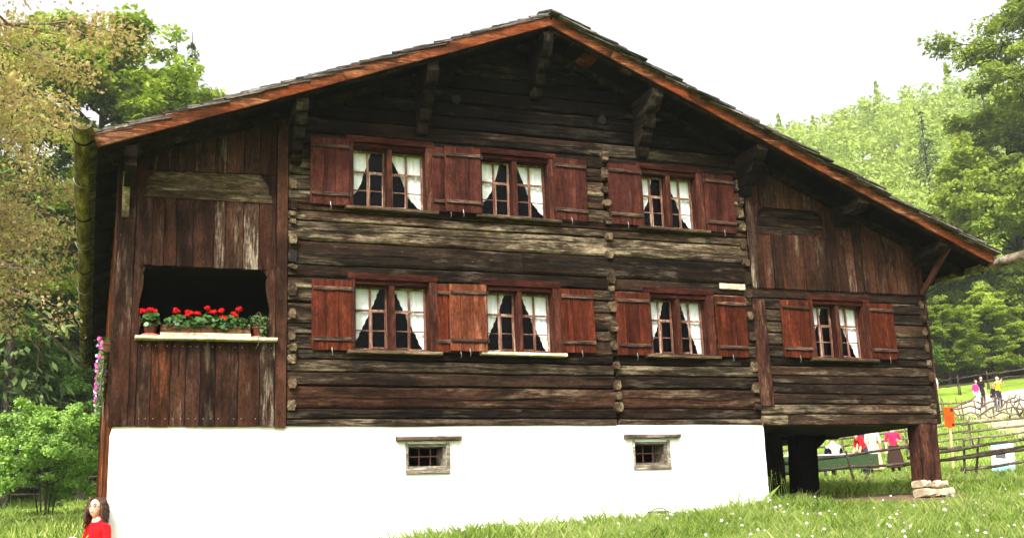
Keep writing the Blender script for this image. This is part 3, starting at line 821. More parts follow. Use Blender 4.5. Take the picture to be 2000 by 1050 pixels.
# ------------------------------------------------------------------ windows, shutters, curtains
WDESC = {'U1': 'left upper-floor window', 'U2': 'middle upper-floor window', 'U3': 'right upper-floor window',
         'L1': 'leftmost ground-floor window', 'L2': 'second ground-floor window', 'L3': 'third ground-floor window', 'L4': 'rightmost ground-floor window'}
pane_cache = {}
MAT['frame_dark'] = wood('window_head_wood', (.016, .0045, .0032), (.062, .0165, .0105), (.12, .055, .035), 'X', patch=.25, spread=.15, grain=14, crack=.3, bump=.25)
def window(key):
    x0, x1, z0, z1 = WIN[key]
    fw = MB()
    # lining of the opening
    dep = .155
    fw.box(x0 - .045, x0 + .002, -.035, dep, z0 - .03, z1 + .03)
    fw.box(x1 - .002, x1 + .045, -.035, dep, z0 - .03, z1 + .03)
    fw.box(x0 + .002, x1 - .002, -.03, dep, z1, z1 + .045)
    fw.box(x0 + .002, x1 - .002, -.02, dep, z0 - .04, z0)
    root = fw.build('window', MAT['frame'], house)
    cas = MB()
    cas.beam((x0 - .045, -.066, z0 - .02), (x0 - .045, -.066, z1 + .10), .055, .095, up=(1, 0, 0), c=.01, n=3, j=.0015)
    cas.build('casing', MAT['frame'], root)
    MB().beam((x1 + .055, -.066, z0 - .02), (x1 + .055, -.066, z1 + .10), .055, .115, up=(1, 0, 0), c=.01, n=3, j=.0015).build('casing', MAT['frame'], root)
    MB().beam((x0 - .10, -.075, z1 + .105), (x1 + .115, -.075, z1 + .10), .05, .088, c=.008, n=4, j=.002).build('head_board', MAT['frame_dark'], root)
    MB().beam((x0 - .02, -.045, z1 + .032), (x1 + .02, -.045, z1 + .030), .03, .055, c=.006, n=3, j=.001).build('head_casing', MAT['frame_dark'], root)
    xm = (x0 + x1) / 2
    MB().beam((xm, .02, z0), (xm + .002, .02, z1), .13, .075, up=(1, 0, 0), c=.008, n=3, j=.001).build('mullion', MAT['frame'], root)
    sm = 'sill_pale' if key == 'L2' else 'sill'
    MB().beam((x0 - .115, -.07, z0 - .045), (x1 + .16, -.07, z0 - .055), .13, .048, n=6, j=.003, c=.01).build('sill', MAT[sm], root)
    for a, b in ((x0 + .004, xm - .038), (xm + .038, x1 - .004)):
        st = .026; yy = .095
        s = MB()
        s.box(a, a + st, yy, yy + .03, z0 + .002, z1 - .002); s.box(b - st, b, yy, yy + .03, z0 + .002, z1 - .002)
        s.box(a + st, b - st, yy + .001, yy + .029, z0 + .002, z0 + .032); s.box(a + st, b - st, yy + .001, yy + .029, z1 - .026, z1 - .002)
        sash = s.build('sash', MAT['sash'], root)
        zt = z0 + (z1 - z0) * .63; zl = z0 + (z1 - z0) * .315; cx = (a + b) / 2
        MB().box(a + st, b - st, yy + .002, yy + .028, zt - .013, zt + .013).build('muntin', MAT['sash'], sash)
        MB().box(a + st, b - st, yy + .006, yy + .024, zl - .007, zl + .007).build('muntin', MAT['sash'], sash)
        MB().box(cx - .014, cx + .014, yy + .0025, yy + .0275, z0 + .032, z1 - .026).build('muntin', MAT['sash'], sash)
        # the small slider frame in the inner column
        inner = (cx + .014, b - st) if b < xm else (a + st, cx - .014)
        sl = MB(); t = .014; i0, i1 = inner
        sl.box(i0, i0 + t, yy - .012, yy + .004, z0 + .032, zt - .014); sl.box(i1 - t, i1, yy - .012, yy + .004, z0 + .032, zt - .014)
        sl.box(i0 + t, i1 - t, yy - .011, yy + .003, zt - .03, zt - .0145); sl.box(i0 + t, i1 - t, yy - .011, yy + .003, z0 + .032, z0 + .048)
        sl.build('slider_frame', MAT['sash'], sash)
        for c0, c1 in ((a + st, cx - .014), (cx + .014, b - st)):
            for r0, r1 in ((z0 + .032, zl - .007), (zl + .007, zt - .013), (zt + .013, z1 - .026)):
                w = round(c1 - c0, 3); h = round(r1 - r0, 3)
                if (w, h) not in pane_cache: pane_cache[w, h] = MB().box(0, w, 0, .003, 0, h).mesh('pane', MAT['glass'])
                p = bpy.data.objects.new('pane', pane_cache[w, h]); link(p, sash); p.location = (c0, yy + .012, r0)
    return root

def curtain(key, left):
    x0, x1, z0, z1 = WIN[key]; w = x1 - x0; h = z1 - z0
    upper = key[0] == 'U'
    r = random.Random(key + str(left)); yb = .155; k1 = r.uniform(.88, 1.12); k2 = r.uniform(.85, 1.2)
    # inner edge as a share of the casement, from the top (t=0) down (t=1)
    if upper:
        bot = (.80 if left else .97) * r.uniform(.96, 1.04)
        def inner(t): return (.33 - .10 * t - .02 * t * t) if left else (.41 - .19 * t)
        def cut(t): return 1.0
    else:
        bot = .99
        def inner(t): return max(.05, (.33 - .29 * t ** 1.15) if left else (.39 - .31 * t ** 1.1))
    nu, nv = 26, 60
    V = []; F = []
    for j in range(nv + 1):
        t = j / nv
        for i in range(nu + 1):
            s = i / nu
            e = inner(min(1, t * k2)) * k1
            if upper:
                lim = bot - (.30 * (s ** 2.2) if left else .28 * (1 - (1 - s)) ** 1.6 * (1 if True else 0))
                tt = t * lim
            else:
                tt = t * bot
                e += .011 * abs(math.sin(t * 30)) * max(0., (s - .8) / .2)
            x = e * s * w
            fold = .010 * math.sin(s * e * 44 + 1.5 * t + (0 if left else 2)) * (.35 + .65 * t) + .006 * math.sin(s * e * 97 + 3 * t)
            z = z1 - tt * h * .99 + (.006 * math.sin(s * 40) if t == 1 else 0)
            if abs(t - .42) < .012: fold -= .015
            V.append((x0 - .03 + x * 1.08 if left else x1 + .06 - x * 1.15, yb + fold, z))
    for j in range(nv):
        for i in range(nu):
            a = j * (nu + 1) + i
            F.append((a, a + 1, a + nu + 2, a + nu + 1))
    mb = MB().add(V, F)
    o = mb.build('curtain', MAT['curtain'], smooth=True)
    so = o.modifiers.new('thick', 'SOLIDIFY'); so.thickness = .004
    tag(o, f"white curtain gathered to the {'left' if left else 'right'} side of the {WDESC[key]}", 'curtain', 'white window curtains')
    return o

SHW = .53
def shutter(x0, zb, zt, y, mats, tilt, hook_left, wide=SHW, sw=0.):
    """three boards, two battens, hook and hinge pieces"""
    r = random.Random(int(x0 * 100 + zb * 7))
    o = MB().box(x0 + .03, x0 + wide - .03, y + .029, y + .034, zb + .08, zt - .08).build('shutter', mats, house)
    cut = [x0, x0 + wide * r.uniform(.28, .36), x0 + wide * r.uniform(.62, .72), x0 + wide]
    for k in range(3):
        b = MB(); b.beam(((cut[k] + cut[k + 1]) / 2, y + .014, zb + r.uniform(-.003, .003)), ((cut[k] + cut[k + 1]) / 2, y + .014, zt + r.uniform(-.003, .003)), .027, cut[k + 1] - cut[k] - .003, up=(1, 0, 0), c=.004, n=3, j=.001)
        b.build('board', mats, o)
    for z in (zb + (zt - zb) * .155, zb + (zt - zb) * .875):
        MB().beam((x0 + .018, y - .014, z), (x0 + wide - .012, y - .014, z - .003), .026, .052, c=.012, n=4, j=.0015).build('batten', MAT['batten'], o)
    hx = x0 + (.045 if hook_left else wide - .05); hz = zb + (zt - zb) * .52
    MB().tube([(hx, y - .005, hz + .025), (hx + .008, y - .022, hz + .03), (hx + .022, y - .026, hz + .012), (hx + .014, y - .024, hz - .012), (hx + .004, y - .01, hz - .016)], .0045, 5).build('ring_handle', MAT['rust'], o)
    kx = x0 + wide * r.uniform(.42, .62)
    MB().tube([(kx, y - .03, zb + .03), (kx + .004, y - .035, zb - .02), (kx + .012, y - .03, zb - .05), (kx + .004, y - .02, zb - .075)], [.006, .007, .007, .004], 5).build('stay_hook', MAT['zinc'], o)
    hs_ = x0 + wide + .006 if hook_left else x0 - .012
    for z in (zb + .12, zt - .15):
        MB().box(hs_, hs_ + .022, y + .0, y + .03, z, z + .06).build('hinge', MAT['iron'], o)
    # the leaves do not hang quite true
    piv = Vector((x0 + wide / 2, y, zb))
    o.matrix_world = Matrix.Translation(piv) @ Matrix.Rotation(tilt, 4, 'Y') @ Matrix.Rotation(sw, 4, 'Z') @ Matrix.Translation(-piv)
    return o
for k in WIN: window(k)
for k in WIN:
    curtain(k, True); curtain(k, False)
so_, sn_, sb_ = MAT['shutter_old_shaded'], MAT['shutter'], MAT['shutter_worn']
for (x0, zb, zt, y, m, tl, hl, sw) in (
    (2.59, 4.36, 5.30, -.100, so_, .000, True, -.03), (4.285, 4.36, 5.30, -.092, so_, .004, False, .02), (4.46, 4.355, 5.305, -.150, so_, .004, True, -.02), (6.125, 4.36, 5.295, -.100, so_, .010, False, .05),
    (7.00, 4.35, 5.285, -.100, so_, .004, True, -.02), (8.61, 4.325, 5.245, -.100, so_, .012, False, .03),
    (2.615, 2.39, 3.325, -.100, sn_, .003, True, -.02), (4.31, 2.39, 3.32, -.092, sn_, .002, False, .02), (4.485, 2.405, 3.33, -.150, sb_, .004, True, -.03), (6.14, 2.425, 3.34, -.100, sn_, -.002, False, .02),
    (7.00, 2.405, 3.315, -.100, sn_, .012, True, -.03), (8.645, 2.41, 3.325, -.100, sn_, .006, False, .02), (9.785, 2.42, 3.305, -.100, sn_, .010, True, .04), (11.40, 2.425, 3.31, -.100, sn_, .004, False, .05)):
    shutter(x0, zb, zt, y, m, tl, hl, .50 if x0 > 11 else SHW, sw)

# ------------------------------------------------------------------ roof
TH = .055
def slab(xa, xb, y0, y1, lo, hi):
    """a layer of the roof between two x, lying lo..hi above the underside line"""
    za, zb = roof_u(xa if xa != APX else APX), roof_u(xb)
    V = [(xa, y0, za + lo), (xb, y0, zb + lo), (xb, y1, zb + lo), (xa, y1, za + lo), (xa, y0, za + hi), (xb, y0, zb + hi), (xb, y1, zb + hi), (xa, y1, za + hi)]
    return MB().add(V, [(0, 3, 2, 1), (4, 5, 6, 7), (0, 1, 5, 4), (1, 2, 6, 5), (2, 3, 7, 6), (3, 0, 4, 7)])
roof = slab(EL + .02, APX, .3, YB, .06, .115)
roof2 = slab(APX, ER - .02, .3, YB, .06, .115); roof.add(roof2.v, roof2.f)
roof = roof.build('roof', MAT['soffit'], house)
# sheathing boards seen from below along the verge and the left eave
for xa, xb, s in ((EL + .02, APX, 1), (APX, ER - .02, -1)):
    n = int((xb - xa) / .21); r = random.Random(xa * 7)
    for k in range(n):
        a = xa + (xb - xa) * k / n; b = xa + (xb - xa) * (k + 1) / n
        g = .003
        mb = slab(a + g, b - g, YF + .04 + r.uniform(0, .012), .30, .062 + r.uniform(0, .006), .112)
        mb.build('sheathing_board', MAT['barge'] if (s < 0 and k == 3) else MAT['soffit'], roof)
# bargeboards
for xa, xb in ((EL, 2.9), (2.905, APX)):
    p0 = Vector((xa, YF - .018, roof_u(xa) + .098)); p1 = Vector((xb, YF - .018, roof_u(xb) + .098))
    MB().beam(p0, p1, .038, .172, n=10, j=.0025, c=.006).build('bargeboard', MAT['barge'], roof)
for xa, xb in ((APX + .02, 6.86), (6.865, 9.6), (9.605, ER)):
    p0 = Vector((xa, YF - .018, roof_u(xa) + .094)); p1 = Vector((xb, YF - .018, roof_u(xb) + .094))
    MB().beam(p0, p1, .038, .170, n=9, j=.0025, c=.006).build('bargeboard', MAT['barge'], roof)
for xa, xb in ((EL + .05, APX), (APX, ER - .05)):
    MB().beam((xa, YF + .07, roof_u(xa) + .02), (xb, YF + .07, roof_u(xb) + .02), .08, .10, n=8, j=.003).build('verge_rafter', MAT['purlin'], roof)
    MB().beam((xa + .15, -.10, roof_u(xa + .15) - .01), (xb, -.10, roof_u(xb) - .01), .10, .11, n=8, j=.003).build('wall_rafter', MAT['purlin'], roof)
# shingles: the verge ends one by one, the rest as a field
def shingle_mesh(L, W, T, seed):
    r = random.Random(seed); mb = MB()
    mb.box(0, L, 0, W, 0, T)
    mb.v = [(x + (r.uniform(-.03, .03) if x < .01 else 0), y_, z * (1. if x < .1 else .45) + r.uniform(-.002, .002)) for x, y_, z in mb.v]
    return mb.mesh('shingle', MAT['shingle'])
SHM = [shingle_mesh(.52, R.uniform(.12, .24), R.uniform(.016, .026), 60 + k) for k in range(9)]
for sgn, xe in ((1, EL - .07), (-1, ER + .07)):
    s = SL if sgn > 0 else SR
    ang = math.atan(s); Ls = abs(APX - xe) / math.cos(ang); ex_ = .155
    n = int(Ls / ex_)
    for k in range(n + 1):
        d = k * ex_
        if d > Ls - .12: continue
        for rep in range(3 if sgn > 0 else 2):
            o = bpy.data.objects.new('shingle', R.choice(SHM)); link(o, roof)
            dd = d + R.uniform(-.03, .03)
            zz = roof_u(xe) + .165 + .016 * rep + .016
            px = xe + sgn * dd * math.cos(ang); pz = zz + dd * math.sin(ang)
            y_ = YF - .035 + R.uniform(-.03, .012) + (0, .015, .2)[rep]
            tilt = -ang + .075 + R.uniform(-.03, .03)
            rot = Matrix.Rotation(tilt + (ang - ang), 4, 'Y')
            sx_ = min(1., (Ls - dd + .02) / .52)
            if sgn > 0:
                o.matrix_world = Matrix.Translation((px, y_, pz + (.0, .017, .003)[rep])) @ Matrix.Rotation(R.uniform(-.03, .03), 4, 'Z') @ Matrix.Rotation(tilt, 4, 'Y') @ Matrix.Diagonal((sx_, 1, 1, 1))
            else:
                o.matrix_world = Matrix.Translation((px, y_ + .12, pz + (.0, .017)[rep % 2])) @ Matrix.Rotation(math.pi + R.uniform(-.03, .03), 4, 'Z') @ Matrix.Rotation(tilt, 4, 'Y') @ Matrix.Diagonal((sx_, 1, 1, 1))
    fld = MB()
    for k in range(n):
        d = k * ex_; e_ = min(.5, Ls - d - .01); px = xe + sgn * d * math.cos(ang); pz = roof_u(xe) + .165 + d * math.sin(ang)
        q = xe + sgn * (d + e_) * math.cos(ang); qz = roof_u(xe) + .150 + (d + e_) * math.sin(ang)
        y0 = -.5
        while y0 < YB:
            w = R.uniform(.5, 1.2); y1 = min(y0 + w, YB + .02); j = R.uniform(-.012, .012)
            V = [(px, y0, pz + j), (px, y1 - .006, pz + j), (q, y1 - .006, qz), (q, y0, qz), (px, y0, pz + j + .022), (px, y1 - .006, pz + j + .022), (q, y1 - .006, qz + .01), (q, y0, qz + .01)]
            fld.add(V, [(0, 3, 2, 1), (4, 5, 6, 7), (0, 1, 5, 4), (1, 2, 6, 5), (2, 3, 7, 6), (3, 0, 4, 7)]); y0 = y1
    fo = fld.build('shingle_field', MAT['shingle'], roof); fo['kind'] = 'stuff'
MB().beam((APX - .085, YF - .05, APZ + .215), (APX - .085, YB, APZ + .215), .20, .024, up=(-.38, 0, 1), n=4, j=.004).build('ridge_board', MAT['shingle'], roof)
MB().beam((APX + .07, YF - .02, APZ + .205), (APX + .07, YB, APZ + .205), .20, .024, up=(.42, 0, 1), n=4, j=.004).build('ridge_board', MAT['shingle'], roof)

# purlin ends, stepped back towards the wall
def purlin(x, w, top, steps, name='purlin'):
    root = None
    for k, (h, out, cut) in enumerate(steps):
        z1 = top; z0 = top - h; ww = w * R.uniform(.92, 1.04) * (1 - .04 * k)
        # side profile in (y,z), nose rounded off below
        yo = -out
        prof = [(.25, z1), (yo, z1), (yo - .006, z1 - h * .45), (yo + cut * .5, z0 + h * .16), (yo + cut, z0), (.25, z0)]
        n = len(prof); dx = R.uniform(-.006, .006)
        V = [(x - ww / 2 + dx + R.uniform(-.004, .004), a, b) for a, b in prof] + [(x + ww / 2 + dx + R.uniform(-.004, .004), a, b) for a, b in prof]
        F = [tuple(range(n)), tuple(range(2 * n - 1, n - 1, -1))] + [(i, i + n, (i + 1) % n + n, (i + 1) % n) for i in range(n)]
        mb = MB().add(V, F)
        if root is None: root = mb.build(name, MAT['purlin'], house)
        else: mb.build('corbel', MAT['purlin'], root)
        top = z0 - .004
    return root
purlin(5.90, .16, 6.99, [(.34, .69, .10), (.17, .50, .10), (.15, .34, .08), (.14, .20, .08)])
purlin(4.165, .17, 6.335, [(.33, .69, .14), (.20, .45, .12), (.17, .28, .10), (.16, .15, .06)])
purlin(2.385, .165, 5.62, [(.17, .68, .05), (.15, .58, .05), (.14, .46, .05), (.14, .34, .05), (.12, .22, .05)])
purlin(.30, .145, 4.77, [(.13, .68, .02), (.22, .60, .16)])
purlin(7.60, .20, 6.305, [(.30, .69, .14), (.20, .42, .05), (.22, .30, .16), (.16, .15, .08)])
purlin(9.34, .20, 5.575, [(.20, .69, .12), (.15, .52, .10), (.15, .34, .10), (.14, .2, .08)])
purlin(11.08, .20, 4.84, [(.17, .69, .13), (.12, .35, .14)])
purlin(12.53, .17, 4.225, [(.15, .69, .12), (.10, .35, .12)])
# eave rafters left and right
for k in range(19):
    y = -.35 + k * .97
    MB().beam((EL + .03, y, roof_u(EL + .03) - .01), (1.6, y, roof_u(1.6) - .01), .10, .12, n=2, j=.004).build('rafter', MAT['purlin'], roof)
for k in range(8):
    y = .6 + k * 1.9
    MB().beam((ER - .05, y, roof_u(ER - .05) - .01), (12.2, y, roof_u(12.2) - .01), .10, .12, n=2, j=.004).build('rafter', MAT['purlin'], roof)

# hollowed-log gutters with their hooks
def gutter(xc, zc, ro, ri, y0, y1, dz, name):
    n = 14; m = 24; V = []; F = []
    w = wob(77)
    for k in range(m + 1):
        t = k / m; y = y0 + (y1 - y0) * t; z = zc + dz * t; dx = .012 * w(y * .5); rr = ro * (1 - .12 * t) * (1 + .03 * w(y * 1.3))
        for q in range(n + 1):
            a = math.pi + math.pi * q / n
            V.append((xc + dx + rr * math.cos(a), y, z + rr * math.sin(a) * 1.05))
        for q in range(n, -1, -1):
            a = math.pi + math.pi * q / n; ra = rr * ri / ro
            V.append((xc + dx + ra * math.cos(a), y, z + ra * math.sin(a) * 1.05))
    L = 2 * (n + 1)
    for k in range(m):
        for q in range(L):
            F.append((k * L + q, k * L + (q + 1) % L, (k + 1) * L + (q + 1) % L, (k + 1) * L + q))
    for q in range(n):
        F.append((q, q + 1, L - 2 - q, L - 1 - q)); F.append(tuple(m * L + e for e in (L - 1 - q, L - 2 - q, q + 1, q)))
    return MB().add(V, F).build(name, MAT['gutter'], house, smooth=False)
gl = gutter(-.265, 4.90, .118, .088, -1.08, YB, -.06, 'gutter')
for k in range(11):
    y = .35 + k * 1.75 - .9
    if y > 17.9: break
    pts = []
    for q in range(9):
        a = math.pi * 1.0 + math.pi * q / 8
        pts.append((-.265 + .126 * math.cos(a), y, 4.895 - .004 * k + .132 * math.sin(a)))
    pts.append((-.03, y + .05, 4.86)); pts.append((.06, y + .05, 4.80))
    MB().tube([pts[0]] + pts, .011, 5).build('gutter_hook', MAT['zinc'] if k % 2 else MAT['purlin'], gl)
rg = MB()
rg.tube([(13.50, y, 3.895 + (y + 1.3) * .0405 + .004 * math.sin(y * 1.1)) for y in np.linspace(-2.3, 17.5, 16)], [.085 - .001 * k for k in range(16)], 10)
rg = rg.build('gutter', MAT['rail'], house, smooth=True)
MB().tube([(13.20, -.28, 4.10), (13.45, -.28, 3.96), (13.62, -.30, 3.86)], .022, 6).build('gutter_hook', MAT['purlin'], rg)

# ------------------------------------------------------------------ flowers at the balcony
def petals(c, r, n, size, rnd, up=.5):
    """n small petals on a ball"""
    d = rnd.normal(size=(n, 3)); d[:, 2] = np.abs(d[:, 2]) * up + d[:, 2] * (1 - up); d /= np.linalg.norm(d, axis=1)[:, None]
    p = np.array(c) + d * (np.array(r) if hasattr(r, '__len__') else r)
    a = np.cross(d, rnd.normal(size=(n, 3))); a /= np.linalg.norm(a, axis=1)[:, None]; b = np.cross(d, a)
    s = (size * rnd.uniform(.7, 1.2, n))[:, None]
    return np.stack([p - a * s, p - b * s * .8, p + a * s, p + b * s * .8], 1).reshape(-1, 3)
def leaves(c, r, n, size, rnd, k=6, flat=.5):
    d = rnd.normal(size=(n, 3)); d /= np.linalg.norm(d, axis=1)[:, None]
    p = np.array(c) + d * np.array(r) * (rnd.uniform(.35, 1, n) ** .5)[:, None]
    nrm = d * (1 - flat) + np.array([0, -.35, .8]) * flat + rnd.normal(size=(n, 3)) * .3; nrm /= np.linalg.norm(nrm, axis=1)[:, None]
    a = np.cross(nrm, rnd.normal(size=(n, 3))); a /= np.linalg.norm(a, axis=1)[:, None]; b = np.cross(nrm, a)
    s = (size * rnd.uniform(.6, 1.2, n))[:, None]
    pts = [p + (a * math.cos(2 * math.pi * q / k) + b * math.sin(2 * math.pi * q / k)) * s for q in range(k)]
    return np.stack(pts, 1).reshape(-1, 3)
rn = np.random.default_rng(3)
SX = lambda px: .48 + (px - 275) / 245 * 1.56
SZ = 2.522
box = MB()
bx0, bx1 = SX(316), SX(488)
box.box(bx0, bx1, -.085, -.065, SZ + .012, SZ + .148); box.box(bx0, bx1, .085, .105, SZ + .012, SZ + .148)
box.box(bx0, bx0 + .02, -.065, .085, SZ + .012, SZ + .146); box.box(bx1 - .02, bx1, -.065, .085, SZ + .012, SZ + .146); box.box(bx0 + .02, bx1 - .02, -.065, .085, SZ + .012, SZ + .12)
bo = box.build('flower_box', MAT['flowerbox'])
tag(bo, 'long brown wooden flower box on the pale balcony sill', 'flower box')
fb = MB().beam((bx0 - .005, -.095, SZ + .025), (bx1 + .005, -.095, SZ + .028), .018, .045, n=4, j=.003).build('foot_board', MAT['sill_pale'], bo)
def geranium(name, xc, z, wx, heads, n, label, base_y=0.):
    root = empty(name, (xc, base_y, z))
    tag(root, label, 'plant', 'red geraniums on the balcony sill')
    V = leaves((0, -.02, .09), (wx, .12, .085), n, .036, rn)
    V2 = leaves((0, -.09, .03), (wx * .95, .05, .06), n // 3, .034, rn)
    cards('foliage', np.concatenate([V, V2]), MAT['geranium'], root, 6)
    for hx, hz in heads:
        h = empty_head = None
        yy = rn.uniform(-.10, -.02)
        k_ = rn.uniform(.75, 1.15)
        pv = np.concatenate([petals((hx - xc + rn.normal() * .014, yy + rn.normal() * .012, hz - z + rn.normal() * .010), (.030 * k_, .030 * k_, .022 * k_), 26, .015, rn) for _ in range(4)])
        o = cards('flower_head', pv + np.repeat(rn.normal(size=(len(pv) // 4, 3)) * .005, 4, 0), MAT['red_petal'], root)
        MB().tube([(hx - xc, yy, hz - z - .02), ((hx - xc) * .8, -.02, .06)], .004, 4).build('stalk', MAT['geranium'], root)
    return root
def hd(L): return [(SX(a), 2.51 + (658 - b) / 146) for a, b in L]
H = hd([(345, 608), (363, 615), (371, 611), (385, 613), (403, 602), (417, 608), (432, 607), (457, 613), (465, 603), (436, 621)])
geranium('geranium', SX(356), SZ + .12, .22, H[:3], 90, 'left geranium in the wooden flower box, three red heads close together')
geranium('geranium', SX(398), SZ + .12, .20, H[3:5], 90, 'middle geranium in the wooden flower box, with one tall red head')
geranium('geranium', SX(446), SZ + .12, .26, H[5:], 110, 'right geranium in the wooden flower box, beside the basket pot')
def pot(x, r, h, label, cat='flower pot'):
    root = empty('flower_pot', (x, -.03, SZ))
    tag(root, label, cat)
    n = 18; mb = MB(); V = []; F = []
    pr = [(r * .70, .012), (r * .95, h * .8), (r * .97, h * .82), (r * 1.04, h * .83), (r * 1.04, h), (r * .92, h), (r * .88, h * .8), (0.001, h * .78)]
    for rr, z in pr:
        for k in range(n): V.append((rr * math.cos(6.2832 * k / n), rr * math.sin(6.2832 * k / n), z))
    for j in range(len(pr) - 1):
        for k in range(n): F.append((j * n + k, j * n + (k + 1) % n, (j + 1) * n + (k + 1) % n, (j + 1) * n + k))
    mb.add(V, F).build('pot', MAT['pot'], root, smooth=True)
    s = MB(); V = []; F = []
    pr = [(0.001, 0), (r * 1.15, 0), (r * 1.3, .022), (r * 1.22, .022), (r * 1.05, .010), (.001, .010)]
    for rr, z in pr:
        for k in range(n): V.append((rr * math.cos(6.2832 * k / n), rr * math.sin(6.2832 * k / n), z))
    for j in range(len(pr) - 1):
        for k in range(n): F.append((j * n + k, j * n + (k + 1) % n, (j + 1) * n + (k + 1) % n, (j + 1) * n + k))
    s.add(V, F).build('saucer', MAT['saucer'], root, smooth=True)
    return root
pot(SX(297), .085, .15, 'dark red clay pot at the left end of the balcony sill')
pr_ = pot(SX(505), .080, .15, 'red clay pot with a hoop handle at the right end of the sill')
MB().tube([(-.07 + .14 * k / 8, 0, .15 + .20 * math.sin(math.pi * k / 8)) for k in range(9)], .006, 5).build('hoop_handle', MAT['sill'], pr_)
geranium('geranium', SX(297), SZ + .14, .11, hd([(284, 612), (293, 609), (303, 611)]), 70, 'small potted geranium alone at the left end of the sill', -.03)
hp = empty('herb_plant', (SX(505), -.03, SZ + .14)); tag(hp, 'bushy grey-green plant trailing over the pot with the hoop handle', 'plant')
cards('foliage', np.concatenate([leaves((0, -.02, .08), (.16, .12, .10), 260, .016, rn, 4, .2), leaves((.05, -.10, -.05), (.05, .03, .12), 90, .018, rn, 4, .2)]), MAT['greyleaf'], hp, 4)
MB().tube([(-.02, -.13, -.1), (-.01, -.15, -.2), (-.03, -.15, -.26)], .004, 4).build('runner', MAT['greyleaf'], hp)

# trailing petunias along the left side wall
pb = empty('petunia_box', (.085, .35, 2.40)); tag(pb, 'row of pink and violet petunias trailing from a trough on the left wall', 'flower box')
MB().box(.0, .11, .0, 6., -.02, .12).build('trough', MAT['flowerbox'], pb)
fol = []; pk = []; vi = []; wh = []
for k in range(46):
    y = .1 + 5.8 * k / 45
    fol.append(leaves((.02, y, .06), (.09, .14, .16), 26, .022, rn, 5, .2))
    fol.append(leaves((.0, y, -.12), (.06, .12, .14), 10, .018, rn, 5, .2))
    tgt = (pk, vi, pk, wh, vi, pk)[k // 2 % 6]
    for q in range(4):
        tgt.append(petals((rn.uniform(-.07, .06), y + rn.uniform(-.1, .1), rn.uniform(-.10, .24)), .02, 9, .026, rn))
cards('foliage', np.concatenate(fol), MAT['geranium'], pb, 5)
cards('pink_flowers', np.concatenate(pk), MAT['pink_petal'], pb)['kind'] = 'stuff'
cards('violet_flowers', np.concatenate(vi), MAT['violet_petal'], pb)['kind'] = 'stuff'
cards('white_flowers', np.concatenate(wh), MAT['white_petal'], pb)['kind'] = 'stuff'
for k in range(3):
    y = .1 + k * .5
    MB().tube([(.02, y, .05), (-.01, y + .1, -.4), (.03, y + .25, -.6), (.04, y + .3, -.8 - .1 * k)], [.008, .007, .005, .003], 5).build('dry_stem', MAT['bark_pale'], pb)

# small lamp lying at the foot of the wall
gl_z = gz(7.45, -.12)
fl = empty('ground_spotlight', (7.45, -.14, gl_z)); tag(fl, 'small low spotlight with a cable lying in the grass by the white wall', 'lamp')
MB().box(-.14, .14, -.05, .03, .10, .135).build('housing', MAT['iron'], fl)
for x in (-.13, .12): MB().box(x, x + .012, -.03, .02, .0, .10).build('leg', MAT['iron'], fl)
MB().tube([(-.10, -.02, .14), (-.02, -.03, .175), (.08, -.02, .165), (.13, -.01, .14)], .008, 5).build('bracket', MAT['rust'], fl)
MB().tube([(.14, 0, .12), (.3, -.02, .08), (.5, .02, .05), (.8, -.03, .04), (1.2, .02, .05)], .007, 5).build('cable', MAT['iron'], fl)
# ------------------------------------------------------------------ trees
def unit(v): return v / np.maximum(np.linalg.norm(v, axis=-1, keepdims=True), 1e-9)
def leaf_cards(P, size, rnd, up=.55, asp=.55, out=None, outw=.3):
    n = len(P)
    nr = rnd.normal(size=(n, 3)) * (1 - up) + np.array([0, 0, 1.]) * up
    if out is not None: nr += out * outw
    nr = unit(nr)
    a = unit(np.cross(nr, rnd.normal(size=(n, 3)))); b = np.cross(nr, a)
    s = (size * rnd.uniform(.6, 1.25, n))[:, None]
    return np.stack([P - a * s, P - b * s * asp + a * s * .1, P + a * s, P + b * s * asp + a * s * .1], 1).reshape(-1, 3)

def branch_path(p, d, L, n, rnd, bend=.25, sag=0.):
    pts = [Vector(p)]; d = Vector(d).normalized()
    for k in range(n):
        d = (d + Vector(rnd.normal(size=3)) * bend * .5 + Vector((0, 0, -sag))).normalized()
        pts.append(pts[-1] + d * (L / n))
    return pts

